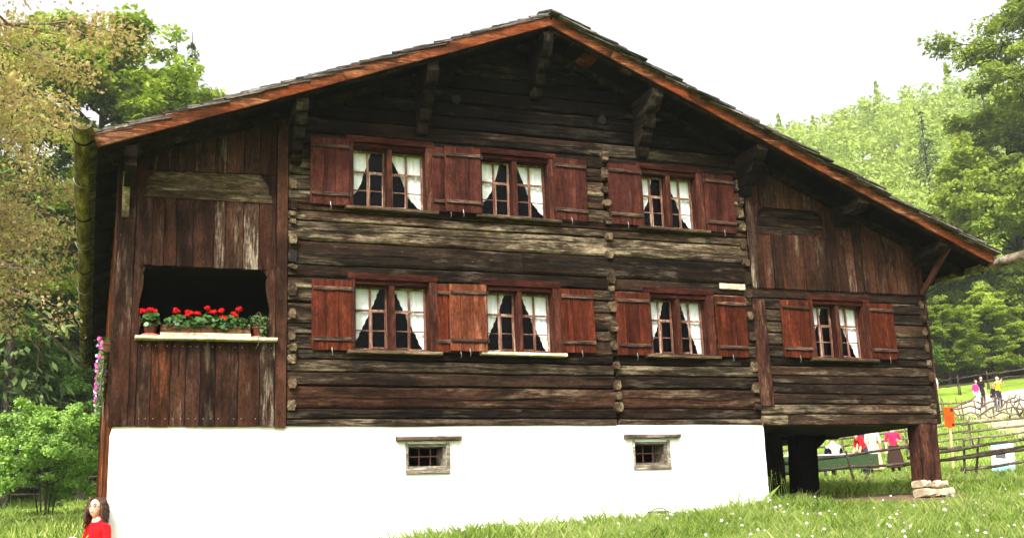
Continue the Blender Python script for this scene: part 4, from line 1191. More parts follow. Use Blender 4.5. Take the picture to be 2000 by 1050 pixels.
def broadleaf(name, seed, H, RC, base, nlimb, per, leaf, mat, bark='bark', layer=.4, rise=.35, shape='round', sag=.03, lod=5, up=.55, trunk_r=None, zmin=-9.):
    """returns a root with trunk and crown; sizes in metres, base at the origin"""
    rnd = np.random.default_rng(seed)
    root = empty(name)
    tr = trunk_r or H * .016
    top = H * .86
    mb = MB()
    tp = [Vector((0, 0, -.6))]
    off = rnd.normal(size=2) * .02 * H
    for k in range(1, 9):
        t = k / 8
        tp.append(Vector((off[0] * math.sin(t * 2.5), off[1] * math.sin(t * 3.), top * t)))
    mb.tube(tp, [tr * (1.25 if k == 0 else 1) * (1 - .85 * k / 8) + .02 for k in range(9)], 8)
    cl = []
    for i in range(nlimb):
        t = base + (1 - base) * ((i + rnd.uniform(0, .9)) / nlimb)
        t = min(t, .99)
        z = top * min(1, t * 1.02); k = min(7, int(t * 8)); p = tp[k].lerp(tp[k + 1], t * 8 - k) if k < 8 else tp[8]
        u_ = (t - base) / (1 - base)
        if shape == 'round': pr = math.sin(math.pi * min(1, .18 + u_ * .80)) ** .7
        elif shape == 'column': pr = .75 + .25 * math.sin(math.pi * u_) if u_ < .75 else .75 * (1 - u_) / .25 + .25
        else: pr = (1 - u_) * .9 + .22
        L = RC * pr * rnd.uniform(.62, 1.12)
        az = i * 2.399 + rnd.uniform(-.4, .4)
        d = Vector((math.cos(az), math.sin(az), rise * rnd.uniform(.3, 1.6) + .5 * u_ ** 2))
        lp = branch_path(p, d, L, 5, rnd, .22, sag)
        mb.tube(lp, [tr * .38 * (1 - u_ * .5) * (1 - .16 * q) + .012 for q in range(6)], lod)
        for q in (2, 3, 4, 5):
            cl.append((lp[q], .75 + .1 * q))
            for e in range(2):
                sd = (lp[q] - lp[q - 1]).normalized() + Vector(rnd.normal(size=3)) * .75
                sp = branch_path(lp[q], sd, L * rnd.uniform(.18, .42), 3, rnd, .3, sag)
                mb.tube(sp, [tr * .12 + .006, tr * .09 + .005, tr * .06 + .004, .004], 4, cap=False)
                cl.append((sp[2], .7)); cl.append((sp[3], .8))
    for k in range(4): cl.append((tp[8] + Vector(rnd.normal(size=3)) * .05 * H, .8))
    mb.build('trunk', MAT[bark], root)
    C = np.array([c[0] for c in cl]); W = np.array([c[1] for c in cl])
    keep = (rnd.uniform(size=len(C)) > .10) & (C[:, 2] > zmin + rnd.uniform(-.8, .8, len(C)))
    C = C[keep]; W = W[keep]
    n = per * len(C)
    idx = np.repeat(np.arange(len(C)), per)
    rr = RC * .155 * W[idx] * rnd.uniform(.75, 1.2, len(C))[idx]
    g = rnd.normal(size=(n, 3)); g = unit(g) * (rnd.uniform(.05, 1, n) ** .45)[:, None]
    P = C[idx] + g * rr[:, None] * np.array([1, 1, layer])
    out = unit(P - np.array([0, 0, H * .55]))
    cards('crown', leaf_cards(P, leaf, rnd, up, .55, out, .35), MAT[mat], root)
    return root

def spruce(name, seed, H, RC, mat='needle', per=26, leaf=.30, thin=1.):
    rnd = np.random.default_rng(seed)
    root = empty(name)
    mb = MB()
    mb.tube([(0, 0, -.6), (0, 0, H * .3), (.04, .02, H * .7), (0, 0, H)], [H * .014, H * .011, H * .005, .015], 7)
    PP = []; DD = []
    z = H * .10; k = 0
    while z < H * .985:
        u_ = z / H
        L0 = RC * (1 - u_) ** .8 + .15
        nb = 7 if u_ < .8 else 5
        for b in range(nb):
            if rnd.uniform() > thin: continue
            az = k * .8 + b * 6.283 / nb + rnd.uniform(-.3, .3)
            L = L0 * rnd.uniform(.65, 1.15)
            d = np.array([math.cos(az), math.sin(az), 0.])
            m = max(3, int(per * L / RC))
            t = rnd.uniform(.12, 1, m)
            pt = np.array([0, 0, z]) + d * (t * L)[:, None] + np.array([0, 0, 1.]) * (-.34 * t * L + .22 * (t ** 2) * L)[:, None]
            side = np.cross(d, [0, 0, 1.])
            pt += side * (rnd.uniform(-1, 1, m) * (.34 * L * (1 - t * .55)))[:, None] + rnd.normal(size=(m, 3)) * .06
            pt[:, 2] -= rnd.uniform(0, .25, m)
            PP.append(pt); DD.append(np.tile(d * .8 + np.array([0, 0, -.55]), (m, 1)))
            if b % 2 == 0: mb.tube([(0, 0, z), tuple(d * L * .6 + np.array([0, 0, z - .16 * L]))], [.03, .008], 3, cap=False)
        z += H * .026 * rnd.uniform(.8, 1.2); k += 1
    mb.build('trunk', MAT['bark'], root)
    P = np.concatenate(PP); D_ = unit(np.concatenate(DD) + rnd.normal(size=P.shape) * .35)
    s = (leaf * rnd.uniform(.6, 1.2, len(P)))[:, None]
    b = unit(np.cross(D_, rnd.normal(size=P.shape) * .4 + np.array([0, 0, 1.])))
    cards('crown', np.stack([P - D_ * s, P - b * s * .34, P + D_ * s, P + b * s * .34], 1).reshape(-1, 3), MAT[mat], root)
    return root

def put(root, x, y, scale, rz, label, cat='tree', group=None, sz=None, z=None):
    root.location = (x, y, gz(x, y) if z is None else z)
    root.rotation_euler = (0, 0, rz)
    root.scale = (scale, scale, sz or scale)
    tag(root, label, cat, group)
    return root
_used = set()
def inst(proto, x, y, H, rz, label, cat='tree', group=None, fat=1.):
    """first use moves the prototype itself, later ones copy it with its parts"""
    r = proto['root']
    o = r if id(proto) not in _used else copy_tree(r)
    _used.add(id(proto))
    for key in ('label', 'category', 'group'):
        if key in o: del o[key]
    s = H / proto['H']
    return put(o, x, y, s * fat, rz, label, cat, group, s)

# bronze-leaved tree reaching over the roof from the left
wt = broadleaf('walnut_tree', 21, 15.5, 6.6, .36, 34, 150, .062, 'leaf_orange', 'bark_pale', .55, .10, 'column', .10, 6, .35, .20, 6.0)
put(wt, -5.6, 11.8, 1., 0.4, 'tree with bronze and yellow young leaves reaching over the left eave')
# low, half bare branches hanging on the right flank of that tree
rb = np.random.default_rng(8); tw = MB(); tips = []
for k in range(26):
    a = rb.uniform(-.9, .9); z = rb.uniform(5.4, 9.0)
    p0 = (1.2 + rb.uniform(-.5, .5), rb.uniform(-1.5, 2.5), z)
    pts = branch_path(p0, (math.cos(a) * 1., math.sin(a), -.25), rb.uniform(2.2, 3.6), 7, rb, .28, .07)
    tw.tube(pts, [.030 - .0036 * q for q in range(8)], 5, cap=False)
    for q in (3, 4, 5, 6, 7):
        for e in range(2):
            sp = branch_path(pts[q], (rb.uniform(.2, 1), rb.uniform(-1, 1), rb.uniform(-.8, .2)), rb.uniform(.5, 1.1), 4, rb, .5, .05)
            tw.tube(sp, [.011, .009, .007, .005, .003], 4, cap=False)
            tips += sp[2:]
tw.build('hanging_twigs', MAT['bark_pale'], wt)
T = np.array(tips); ii = np.repeat(np.arange(len(T)), 8)
cards('low_leaves', leaf_cards(T[ii] + rb.normal(size=(len(ii), 3)) * np.array([.20, .20, .12]), .058, rb, .4), MAT['leaf_orange'], wt)

def proto(root, H): return {'root': root, 'H': H}
beechA = proto(broadleaf('beech_tree', 31, 26, 7.2, .08, 46, 105, .17, 'leaf_beech', 'bark', .50, .15, 'column', .02), 26)
beechB = proto(broadleaf('beech_tree', 32, 20, 6.4, .12, 34, 105, .17, 'leaf_beech', 'bark', .50, .22, 'round', .02), 20)
lightA = proto(broadleaf('light_tree', 33, 18, 6.2, .12, 30, 125, .15, 'leaf_light', 'bark', .40, .30, 'round', .01), 18)
lightB = proto(broadleaf('light_tree', 34, 18, 5.4, .12, 28, 120, .15, 'leaf_light', 'bark', .45, .40, 'cone', .01), 18)
darkA = proto(broadleaf('forest_tree', 35, 14, 5.0, .10, 28, 110, .105, 'leaf_dark', 'bark', .45, .25, 'round', .02), 14)
darkB = proto(broadleaf('forest_tree', 36, 12, 4.4, .04, 26, 110, .10, 'leaf_dark', 'bark', .5, .2, 'column', .03), 12)
shrub = proto(broadleaf('forest_shrub', 37, 5, 2.9, .02, 22, 80, .09, 'leaf_dark', 'bark', .6, .3, 'round', .03), 5)
spr = proto(spruce('spruce_tree', 41, 22, 3.6), 22)
spr2 = proto(spruce('spruce_tree', 42, 24, 3.0, per=20, thin=.8), 24)

# left wood
G1 = 'trees of the wood behind the left gutter'
inst(beechB, -.6, 46.6, 26.5, .3, 'tall green tree rising behind the bronze tree, left of the roof')
inst(lightA, 1.4, 46.5, 22.3, 1.3, 'bright green tree just above the left end of the roof')
inst(lightB, 3.9, 55., 23.0, 2.3, 'light green tree between the roof edge and the lone spruce')
inst(lightB, .6, 43.5, 19.5, 4.0, 'light green tree squeezed between the gutter end and the roof')
inst(spr, 5.9, 69.0, 27.5, .5, 'pale spruce standing alone above the left roof slope')
inst(spr2, 4.9, 72.0, 28.0, 1.5, 'thin pale spruce just left of the lone spruce')
inst(spr, -3.4, 37.5, 21.5, 2.0, 'dark spruce behind the bronze tree near the left edge', fat=1.1)
inst(spr2, -6.4, 40., 23.0, .2, 'tallest spruce at the left edge behind the bronze tree', fat=1.2)
for k, (x, y, h, p) in enumerate([(-3.6, 41.5, 13, darkA), (-.6, 43., 12, darkB), (-6.6, 43, 13, darkB), (1.9, 44.5, 12.5, darkA), (-2.2, 47.5, 15, darkB), (-9.5, 44, 14, darkA), (3.8, 50, 14, darkB), (-5, 52, 17, darkA), (-.2, 53, 17, darkA)]):
    inst(p, x, y, h, k * 1.7, ('dark tree straight behind the stout fence post', 'dark tree between the bronze tree and the gutter', 'dark tree behind the elder bush at the left edge', 'dark tree close behind the rear end of the gutter', 'deep green tree behind the hanging bare twigs', 'dark tree leaning out of the left picture edge', 'dark tree showing just above the far end of the gutter', 'tallest dark crown deep in the left wood', 'dark crown right of the tallest one deep in the left wood')[k], 'tree', G1)
for k, (x, y, h) in enumerate([(-4.4, 40.6, 4.6), (-1.9, 41.0, 4.0), (.8, 40.8, 4.4), (2.6, 42, 4.6), (-6.6, 41, 4.5), (-3.2, 43.5, 5.5), (-.5, 44.5, 5.5)]):
    inst(shrub, x, y, h, k * 2.1, 'dark shrub in the undergrowth behind the left rail fence', 'shrub', 'undergrowth behind the left fence')
elder = broadleaf('elder_bush', 51, 3.7, 2.6, .22, 34, 56, .080, 'leaf_elder', 'bark', .6, .30, 'round', .05, 4, .5, .022)
for k in range(5):
    MB().tube([(.1 * k - .2, .05 * (k % 2), -.6), (.22 * k - .4, .1, .6), (.5 * k - 1., .1 * k - .2, 1.6)], [.035, .028, .015], 5).build('stem', MAT['bark'], elder)
ez = gz(-1.3, 30.5)
put(elder, -1.45, 30.3, 1.0, .7, 'leafy elder bush with pale flower heads in front of the left fence', 'bush', None, None, ez + .25)
rn2 = np.random.default_rng(77); fl_ = []
for k in range(20):
    a = rn2.uniform(0, 6.28); r_ = rn2.uniform(.6, 2.0)
    c = np.array([r_ * math.cos(a), -abs(r_ * math.sin(a)), 3.0 - .28 * r_ ** 2 + rn2.uniform(-.5, .3)])
    fl_.append(leaf_cards(c + rn2.normal(size=(30, 3)) * np.array([.07, .07, .02]), .02, rn2, .9))
cards('flower_heads', np.concatenate(fl_), MAT['white_petal'], elder)['kind'] = 'stuff'

# right wood
inst(beechA, 67.6, 44.9, 33.0, 1.9, 'tall dark green beech at the right edge of the picture', fat=.95)
inst(beechB, 62.6, 50.5, 17.0, 1.1, 'beech left of the tall one at the right edge')
inst(beechB, 68.0, 51.5, 24.0, 2.1, 'beech half hidden behind the tall one at the right edge')
inst(beechA, 57.6, 52.5, 12.5, 2.9, 'broad beech above the path walkers and the woven fence', fat=1.25)
inst(beechB, 52.8, 52.0, 11.0, .9, 'beech beside the lower right roof corner', fat=1.2)
inst(beechB, 59.5, 47.8, 7.0, .4, 'leafy bush at the wood edge above the yellow-shirted walker', 'bush', fat=1.3)
inst(lightA, 55.0, 47.2, 6.0, 1.9, 'light green bush at the wood edge above the pink-shirted walker', 'bush', fat=1.3)
inst(shrub, 51.0, 46.6, 4.2, .6, 'rounded bush on the meadow edge beside the house corner', 'bush')
inst(shrub, 63.5, 44.6, 4.0, 2.6, 'low bush at the right end of the wood edge', 'bush')
rr = random.Random(4)
mid = [(76, 66, 17, lightA, 'light green crown beside the tall beech, below the far hill'), (70, 64, 14, beechB, 'rounded green crown in the hollow left of the right-edge beech'), (83, 71, 18, lightB, 'pointed light green tree behind the beeches at the right edge'),
       (72, 74, 16, lightA, 'broad yellow-green crown in the middle of the wooded slope'), (80, 80, 17, lightB, 'yellow-green tree high on the slope under the spruces'), (66, 70, 14, lightB, 'light green tree just above the lower end of the right roof slope'),
       (62, 62, 11, lightA, 'low light green crown touching the lower right roof edge'), (57, 60, 10, beechB, 'small beech crown peeping over the right eave'), (92, 78, 20, beechB, 'tall green crown between the right-edge beech and the far hill'), (77, 86, 17, lightA, 'light green crown just above the middle of the right roof slope')]
for k, (x, y, h, p, lab) in enumerate(mid):
    inst(p, x, y, h * rr.uniform(.95, 1.08), k * 1.3, lab, 'tree', 'broadleaf trees on the near slope', fat=rr.uniform(1.05, 1.25))
for k, (x, y, h, s, lab) in enumerate([(104, 92, 25, spr2, 'slender spruce nearest the right-edge beech on the slope'), (110, 108, 25, spr, 'dense spruce in the middle of the wooded skyline'), (122, 108, 27, spr2, 'tallest slender spruce on the wooded skyline')]):
    inst(s, x, y, h, k * 1.1, lab, 'tree', 'spruces on the near slope', fat=1.1)

# far wooded hill, one mass
def far_forest():
    rnd = np.random.default_rng(99); P = []; U = []
    spots = []
    for _ in range(6000):
        a = rnd.uniform(math.radians(32), math.radians(52)); d = rnd.uniform(112, 300)
        x = d * math.sin(a); y = -14.5 + d * math.cos(a)
        if all((x - q[0]) ** 2 + (y - q[1]) ** 2 > 5.6 ** 2 for q in spots): spots.append((x, y))
        if len(spots) > 620: break
    Z = ground_z([s[0] for s in spots], [s[1] for s in spots])
    for (x, y), z in zip(spots, Z):
        h = rnd.uniform(11, 17); con = rnd.uniform() < .08
        n = 760 if math.hypot(x, y + 14.5) < 190 else 420
        if con:
            h *= 1.25
            u_ = rnd.uniform(.05, 1, n) ** 1.0; a = rnd.uniform(0, 6.283, n); r_ = 2.9 * (1 - u_) * rnd.uniform(.3, 1, n) ** .5 + .1
            q = np.stack([x + r_ * np.cos(a), y + r_ * np.sin(a), z + h * u_], 1)
        else:
            m = 26; cc = unit(rnd.normal(size=(m, 3))) * np.array([3.4, 3.4, h * .40]) * rnd.uniform(.55, 1.1, m)[:, None] + np.array([x, y, z + h * .60])
            q = cc[rnd.integers(0, m, n)] + unit(rnd.normal(size=(n, 3))) * (rnd.uniform(.2, 1, n) ** .5)[:, None] * np.array([1.5, 1.5, 1.0])
        P.append(q)
    P = np.concatenate(P)
    return leaf_cards(P, np.where(np.hypot(P[:, 0], P[:, 1] + 14.5) < 190, .36, .50), rnd, .5, .6)
ff = cards('far_forest', far_forest(), MAT['leaf_far'])
tag(ff, 'hazy wooded hillside of mixed trees beyond the right roof slope', 'forest', kind='stuff')
# ------------------------------------------------------------------ fences
def stick(mb, a, b, r0, r1, wobble, seed, n=6, sides=6):
    rnd = np.random.default_rng(seed); a = Vector(a); b = Vector(b); pts = []
    for k in range(n + 1):
        q = a.lerp(b, k / n)
        if 0 < k < n: q = q + Vector(rnd.normal(size=3)) * wobble
        pts.append(q)
    return mb.tube(pts, [r0 + (r1 - r0) * k / n for k in range(n + 1)], sides)
def fence(name, label, rails, posts, mat, r=.035, wob_=.02, group=None):
    p = rails[0][0]
    root = empty(name, (p[0], p[1], gz(p[0], p[1]))); tag(root, label, 'fence', group)
    L = Vector(root.location)
    for k, (a, b) in enumerate(rails):
        stick(MB(), Vector(a) - L, Vector(b) - L, r * 1.1, r * .85, wob_, 900 + k + len(label), 7, 7).build('rail', MAT[mat], root, smooth=True)
    for k, (a, b) in enumerate(posts):
        stick(MB(), Vector(a) - L, Vector(b) - L, r * .95, r * .7, wob_ * .6, 700 + k + len(label), 4, 6).build('post', MAT[mat], root, smooth=True)
    return root
# dark rails close to the house corner
nf = [((13.6, 7.45, 1.16), (17.35, 6.0, 1.56)), ((13.8, 7.4, 1.02), (17.5, 6.05, 1.18)), ((17.0, 6.18, 1.27), (20.8, 4.7, 1.78)), ((16.9, 6.2, 1.13), (20.8, 4.75, 1.46)), ((17.6, 6.0, 1.44), (18.2, 5.8, 1.48)), ((17.9, 5.9, 1.22), (20.9, 4.75, 1.62)), ((18.2, 5.9, .98), (20.5, 5.0, 1.18))]
def stake(x, y, h, dx=0., dy=0.): z = gz(x, y); return ((x, y, z - .15), (x + dx, y + dy, z + h))
fence('rail_fence', 'dark pole fence running from behind the porch post past the orange sign', nf,
      [stake(14.6, 7.0, .8, .1), stake(15.9, 6.6, .75, -.2), stake(16.0, 6.55, .55, .35), stake(18.15, 5.78, .85, .12), stake(18.35, 5.7, .9, .28), stake(19.95, 5.1, 1.15, -.25), stake(20.1, 5.05, .9, .05), stake(20.9, 4.75, .9)], 'rail_dark', .034, .012)
# pale three-rail fence on the meadow
A, B = Vector((22.0, 23.0)), Vector((35.0, 17.3)); rl = []; ps = []
for q in range(3):
    h = (.40, .66, .95)[q]
    for s in range(3):
        a = A.lerp(B, s / 3 - (.02 if s else 0)); b = A.lerp(B, (s + 1) / 3)
        rl.append(((a.x, a.y, gz(a.x, a.y) + h), (b.x, b.y, gz(b.x, b.y) + h + .05)))
for s in range(7):
    a = A.lerp(B, s / 6); ps.append(stake(a.x, a.y, 1.15, .05)); ps.append(stake(a.x + .2, a.y + .1, 1.05, -.1))
fence('rail_fence', 'pale three-rail fence crossing the bright meadow behind the orange sign', rl, ps, 'rail', .040, .015)
# crooked branch fence along the path
N = [(37.8, 35.2), (40.6, 32.9), (41.6, 30.4), (42.0, 28.2), (41.2, 26.0), (40.2, 23.6)]; rl = []; ps = []
for k in range(len(N) - 1):
    a, b = N[k], N[k + 1]
    for h0, h1 in ((.95, .90), (.55, .6), (.25, .3)):
        rl.append(((a[0], a[1], gz(*a) + h0), (b[0], b[1], gz(*b) + h1)))
    rl.append(((a[0], a[1], gz(*a) + .2), (b[0], b[1], gz(*b) + 1.25)))
    for t in (0, .33, .66):
        x = a[0] + (b[0] - a[0]) * t; y = a[1] + (b[1] - a[1]) * t
        ps.append(stake(x, y, 1.2, R.uniform(-.4, .4), R.uniform(-.3, .3))); ps.append(stake(x + .1, y, 1.1, R.uniform(-.5, .5), R.uniform(-.3, .3)))
fence('branch_fence', 'crooked woven branch fence along the near side of the sandy path', rl, ps, 'rail', .040, .10)
N = [(43.0, 37.6), (45.6, 38.9), (48.6, 39.4), (51.8, 40.4), (57.5, 42.0)]; rl = []; ps = []
for k in range(len(N) - 1):
    a, b = N[k], N[k + 1]
    for h in (.95, .55): rl.append(((a[0], a[1], gz(*a) + h), (b[0], b[1], gz(*b) + h)))
    ps.append(stake(a[0], a[1], 1.2, .1)); ps.append(stake(a[0] + .2, a[1], 1.1, -.15))
fence('rail_fence', 'two-rail fence behind the walkers at the upper side of the path', rl, ps, 'rail_dark', .045, .03)
# rails in the shade of the left wood
rl = []; ps = []
for s in range(4):
    a = Vector((-8.0 + 3 * s, 39.4 - .35 * s)); b = Vector((-5.0 + 3 * s, 39.05 - .35 * s))
    for h in (.30, .62, .95): rl.append(((a.x - .15, a.y, gz(a.x, a.y) + h), (b.x + .1, b.y, gz(b.x, b.y) + h + .04)))
    ps.append(stake(a.x, a.y, 1.3, .08)); ps.append(stake(a.x + .15, a.y, 1.2, -.12))
fence('rail_fence', 'brown rail fence in the shade of the wood at the left edge', rl, ps, 'rail', .055, .02)
gp = empty('gate_post', (-.35, 38.4, gz(-.35, 38.4))); tag(gp, 'stout wooden post of the left rail fence beside the house', 'post')
MB().tube([(0, 0, -.2), (.02, 0, 1.2), (0, 0, 2.6)], [.20, .18, .16], 9).build('shaft', MAT['bark'], gp)
MB().tube([(0, 0, 2.6), (0, 0, 2.66)], [.16, .10], 9).build('cap', MAT['bark'], gp)

# ------------------------------------------------------------------ signs
MAT['orange_sheet'] = cloth('orange_notice_sheet', (.62, .075, .006))
MAT['ink'] = plain('black_print', (.02, .015, .015), .8)
MAT['fresh_post'] = wood('fresh_square_post', (.42, .24, .12), (.64, .42, .24), (.75, .58, .40), 'Z', patch=.3, spread=.05, grain=14, crack=.2)
MAT['board_white'] = cloth('white_board_face', (.72, .78, .78))
MAT['board_blue'] = cloth('pale_blue_print', (.30, .58, .66))
MAT['board_photo'] = plain('dark_photo_print', (.06, .055, .06), .6)
s = empty('orange_sign', (20.10, 8.30, gz(20.10, 8.30))); s.rotation_euler = (0, .035, -.55); tag(s, 'orange notice on a pale wooden stake by the house corner', 'sign')
MB().beam((0, 0, -.2), (0, 0, 1.25), .06, .06, up=(0, 1, 0), c=.004).build('stake', MAT['fresh_post'], s)
p = MB().box(-.12, .12, -.055, -.035, 1.14, 1.64).build('panel', MAT['orange_sheet'], s)
ink = MB(); ink.box(.03, .11, -.058, -.054, 1.52, 1.61); ink.box(.04, .11, -.058, -.054, 1.16, 1.23)
for k in range(5): ink.box(-.09, .05 + .03 * (k % 2), -.058, -.054, 1.29 + .032 * k, 1.30 + .032 * k)
ink.build('print', MAT['ink'], p)['kind'] = 'stuff'
b = empty('information_board', (19.72, 6.25, gz(19.72, 6.25))); b.rotation_euler = (-.12, .10, -.55); tag(b, 'leaning white and pale blue information board by the dark pole fence', 'sign')
p = MB().box(-.25, .25, -.012, .012, .05, .72).build('panel', MAT['board_white'], b)
q = MB(); q.box(-.24, .24, -.016, -.0125, .06, .20); q.box(-.24, .0, -.016, -.0125, .60, .70); q.build('blue_field', MAT['board_blue'], p)
q = MB(); q.box(-.16, .06, -.017, -.0125, .36, .53); q.build('photo_print', MAT['board_photo'], p)
for x in (-.2, .2): MB().beam((x, .02, -.1), (x, .02, .6), .03, .03, up=(0, 1, 0)).build('leg', MAT['rail'], b)

# ------------------------------------------------------------------ people
PMAT = {}
def pm(c, name=None):
    k = tuple(round(x, 3) for x in c)
    if k not in PMAT: PMAT[k] = cloth(name or 'cloth_%d' % len(PMAT), c, 0., .9, .18)
    return PMAT[k]
SKIN = plain('skin', (.62, .36, .26), .55, 0, .08, 20)
SKIN2 = plain('tanned_skin', (.48, .26, .18), .55, 0, .08, 20)
HAIR = {'brown': plain('brown_hair', (.050, .020, .010), .5, 0, .5, 60), 'black': plain('black_hair', (.012, .009, .008), .45, 0, .4, 60), 'blond': plain('fair_hair', (.28, .15, .06), .5, 0, .4, 60), 'grey': plain('grey_hair', (.20, .16, .13), .6, 0, .4, 60), 'none': SKIN}
def J(**o):
    j = dict(pelvis=(0, 0, .95), waist=(0, .01, 1.08), chest=(0, 0, 1.27), upper=(0, .01, 1.41), neck=(0, -.005, 1.49), skull=(0, -.015, 1.57))
    for s, n in ((-1, 'l'), (1, 'r')):
        j['sho' + n] = (s * .17, .01, 1.40); j['elb' + n] = (s * .235, .03, 1.12); j['wri' + n] = (s * .25, -.05, .88); j['hand' + n] = (s * .25, -.08, .80)
        j['hip' + n] = (s * .09, 0, .90); j['kne' + n] = (s * .10, -.02, .50); j['ank' + n] = (s * .10, .02, .09); j['toe' + n] = (s * .12, -.15, .04)
    j.update(o)
    return j
RAD = dict(pelvis=.135, waist=.120, chest=.145, upper=.105, neck=.052, skull=.055, sho=.070, elb=.047, wri=.033, hand=.036, hip=.10, kne=.063, ank=.043, toe=.036)
SEG = [('pelvis', 'waist', 'torso'), ('waist', 'chest', 'torso'), ('chest', 'upper', 'torso'), ('upper', 'neck', 'neck'), ('neck', 'skull', 'neck')]
for n in 'lr':
    SEG += [('upper', 'sho' + n, 'torso'), ('sho' + n, 'elb' + n, 'uarm'), ('elb' + n, 'wri' + n, 'farm'), ('wri' + n, 'hand' + n, 'hand'), ('pelvis', 'hip' + n, 'pelvis'), ('hip' + n, 'kne' + n, 'thigh'), ('kne' + n, 'ank' + n, 'calf'), ('ank' + n, 'toe' + n, 'foot')]
def person(label, loc, rz, h, joints, dress, hair=('brown', 'short'), look=(0, 0), skin=SKIN, girth=1., extras=(), group=None):
    root = empty('person', loc, rz); tag(root, label, 'person', group)
    s = h / 1.70
    names = list(joints); V = [Vector(joints[n]) * s for n in names]
    E = [(names.index(a), names.index(b)) for a, b, _ in SEG]
    rad = []
    for n in names:
        key = n if n in RAD else n[:-1]
        rad.append(RAD[key] * s * (girth if key in ('pelvis', 'waist', 'chest', 'hip') else (1 + (girth - 1) * .4)))
    tags = [t for _, _, t in SEG]
    for n in 'lr':      # five fingers, thumb off the side of the palm
        hi = names.index('hand' + n); w = Vector(joints['wri' + n]) * s; hp = V[hi]
        d = (hp - w).normalized(); sd = d.cross(Vector((0, 1, 0)))
        if sd.length < .2: sd = d.cross(Vector((0, 0, 1)))
        sd.normalize(); cu = d.cross(sd)
        for q, (o, L) in enumerate(((-.026, .060), (-.009, .072), (.009, .068), (.025, .054), (.045, .030))):
            b0 = hp + d * .015 * s + sd * o * s; m = b0 + d * L * .55 * s + cu * .008 * s; e = b0 + d * L * s * .9 + cu * .026 * s
            k = len(V); V += [b0, m, e]; rad += [.010 * s, .0095 * s, .0075 * s]
            E += [(hi, k), (k, k + 1), (k + 1, k + 2)]; tags += ['hand'] * 3
    me = bpy.data.meshes.new('skeleton'); me.from_pydata(V, E, []); me.update()
    tmp = bpy.data.objects.new('skeleton', me); col.objects.link(tmp)
    sk = tmp.modifiers.new('s', 'SKIN'); sk.use_smooth_shade = True; sk.branch_smoothing = .5
    for i, d in enumerate(me.skin_vertices[0].data):
        d.radius = (rad[i], rad[i]); d.use_root = (i == 0)
    tmp.modifiers.new('d', 'SUBSURF').levels = 1
    dg = bpy.context.evaluated_depsgraph_get()
    body = bpy.data.meshes.new_from_object(tmp.evaluated_get(dg))
    bpy.data.objects.remove(tmp)
    mats = []; midx = {}
    for t in ('torso', 'neck', 'uarm', 'farm', 'hand', 'pelvis', 'thigh', 'calf', 'foot'):
        m = dress.get(t, skin)
        if m not in mats: mats.append(m)
        midx[t] = mats.index(m)
    if skin not in mats: mats.append(skin)
    A = np.array([V[a] for a, _ in E]); B = np.array([V[b] for _, b in E]); AB = B - A; L2 = np.maximum((AB ** 2).sum(1), 1e-9)
    vv = [tuple(v.co) for v in body.vertices]; ff_ = [tuple(p.vertices) for p in body.polygons]; mi = []
    cen = np.array([p.center for p in body.polygons])
    for c in cen:
        t = np.clip(((c - A) * AB).sum(1) / L2, 0, 1); d = np.linalg.norm(A + AB * t[:, None] - c, axis=1) - .25 * np.array([min(rad[a], .12) for a, _ in E])
        k = int(np.argmin(d)); tg = tags[k]
        if tg == 'torso' and c[2] < joints['pelvis'][2] * s - .0: tg = 'pelvis'
        mi.append(midx[tg])
    bpy.data.meshes.remove(body)
    # head
    hb = MB(); sku = Vector(joints['skull']) * s
    rot = Matrix.Rotation(look[0], 3, 'Z') @ Matrix.Rotation(look[1], 3, 'X')
    c0 = sku + rot @ Vector((0, -.012, .055)) * s
    def hshape(q):
        x, y_, z = q.x * .076, q.y * .096, q.z * .118
        if z < 0: x *= 1 - .30 * (-q.z) ** 1.6; y_ = y_ * (1 - .12 * (-q.z)) - .010 * (-q.z)
        if q.y < -.8 and -.35 < q.z < .12 and abs(q.x) < .2: y_ -= .016 * (1 - abs(q.x) / .2)
        if q.y < -.7 and .05 < q.z < .3 and .2 < abs(q.x) < .5: y_ += .006
        return Vector((x, y_, z))
    hb.ball((0, 0, 0), 1, 22, 18)
    hv = [tuple(c0 + rot @ hshape(Vector(p)) * s) for p in hb.v]
    for sx in (-1, 1):      # ears
        eb = MB(); eb.ball((sx * .078, .012, -.005), (.010, .022, .032), 8, 6); k = len(hv)
        hv += [tuple(c0 + rot @ Vector(p) * s) for p in eb.v]; hb.f += [tuple(i + k for i in f) for f in eb.f]
    k = len(vv); vv += hv; ff_ += [tuple(i + k for i in f) for f in hb.f]; mi += [mats.index(skin)] * len(hb.f)
    mb = MB(); mb.v = vv; mb.f = ff_; mb.m = mi
    bo = mb.build('body', mats if len(mats) > 1 else mats[0], root, smooth=True)
    # face
    fe = MB()
    for sx in (-1, 1): fe.ball(c0 + rot @ Vector((sx * .031, -.083, .012)) * s, (.011 * s, .006 * s, .006 * s), 8, 6)
    fe.build('eyes', HAIR['black'], bo)
    br = MB()
    for sx in (-1, 1): br.tube([c0 + rot @ Vector((sx * .014, -.091, .034)) * s, c0 + rot @ Vector((sx * .032, -.089, .039)) * s, c0 + rot @ Vector((sx * .050, -.078, .033)) * s], .0035 * s, 4)
    br.build('eyebrows', HAIR['brown'], bo)
    mo = MB(); mo.ball(c0 + rot @ Vector((0, -.086, -.058)) * s, (.022 * s, .007 * s, .006 * s), 8, 6); mo.build('mouth', pm((.42, .12, .10)), bo)
    # hair
    hc, style = hair
    hm = MB()
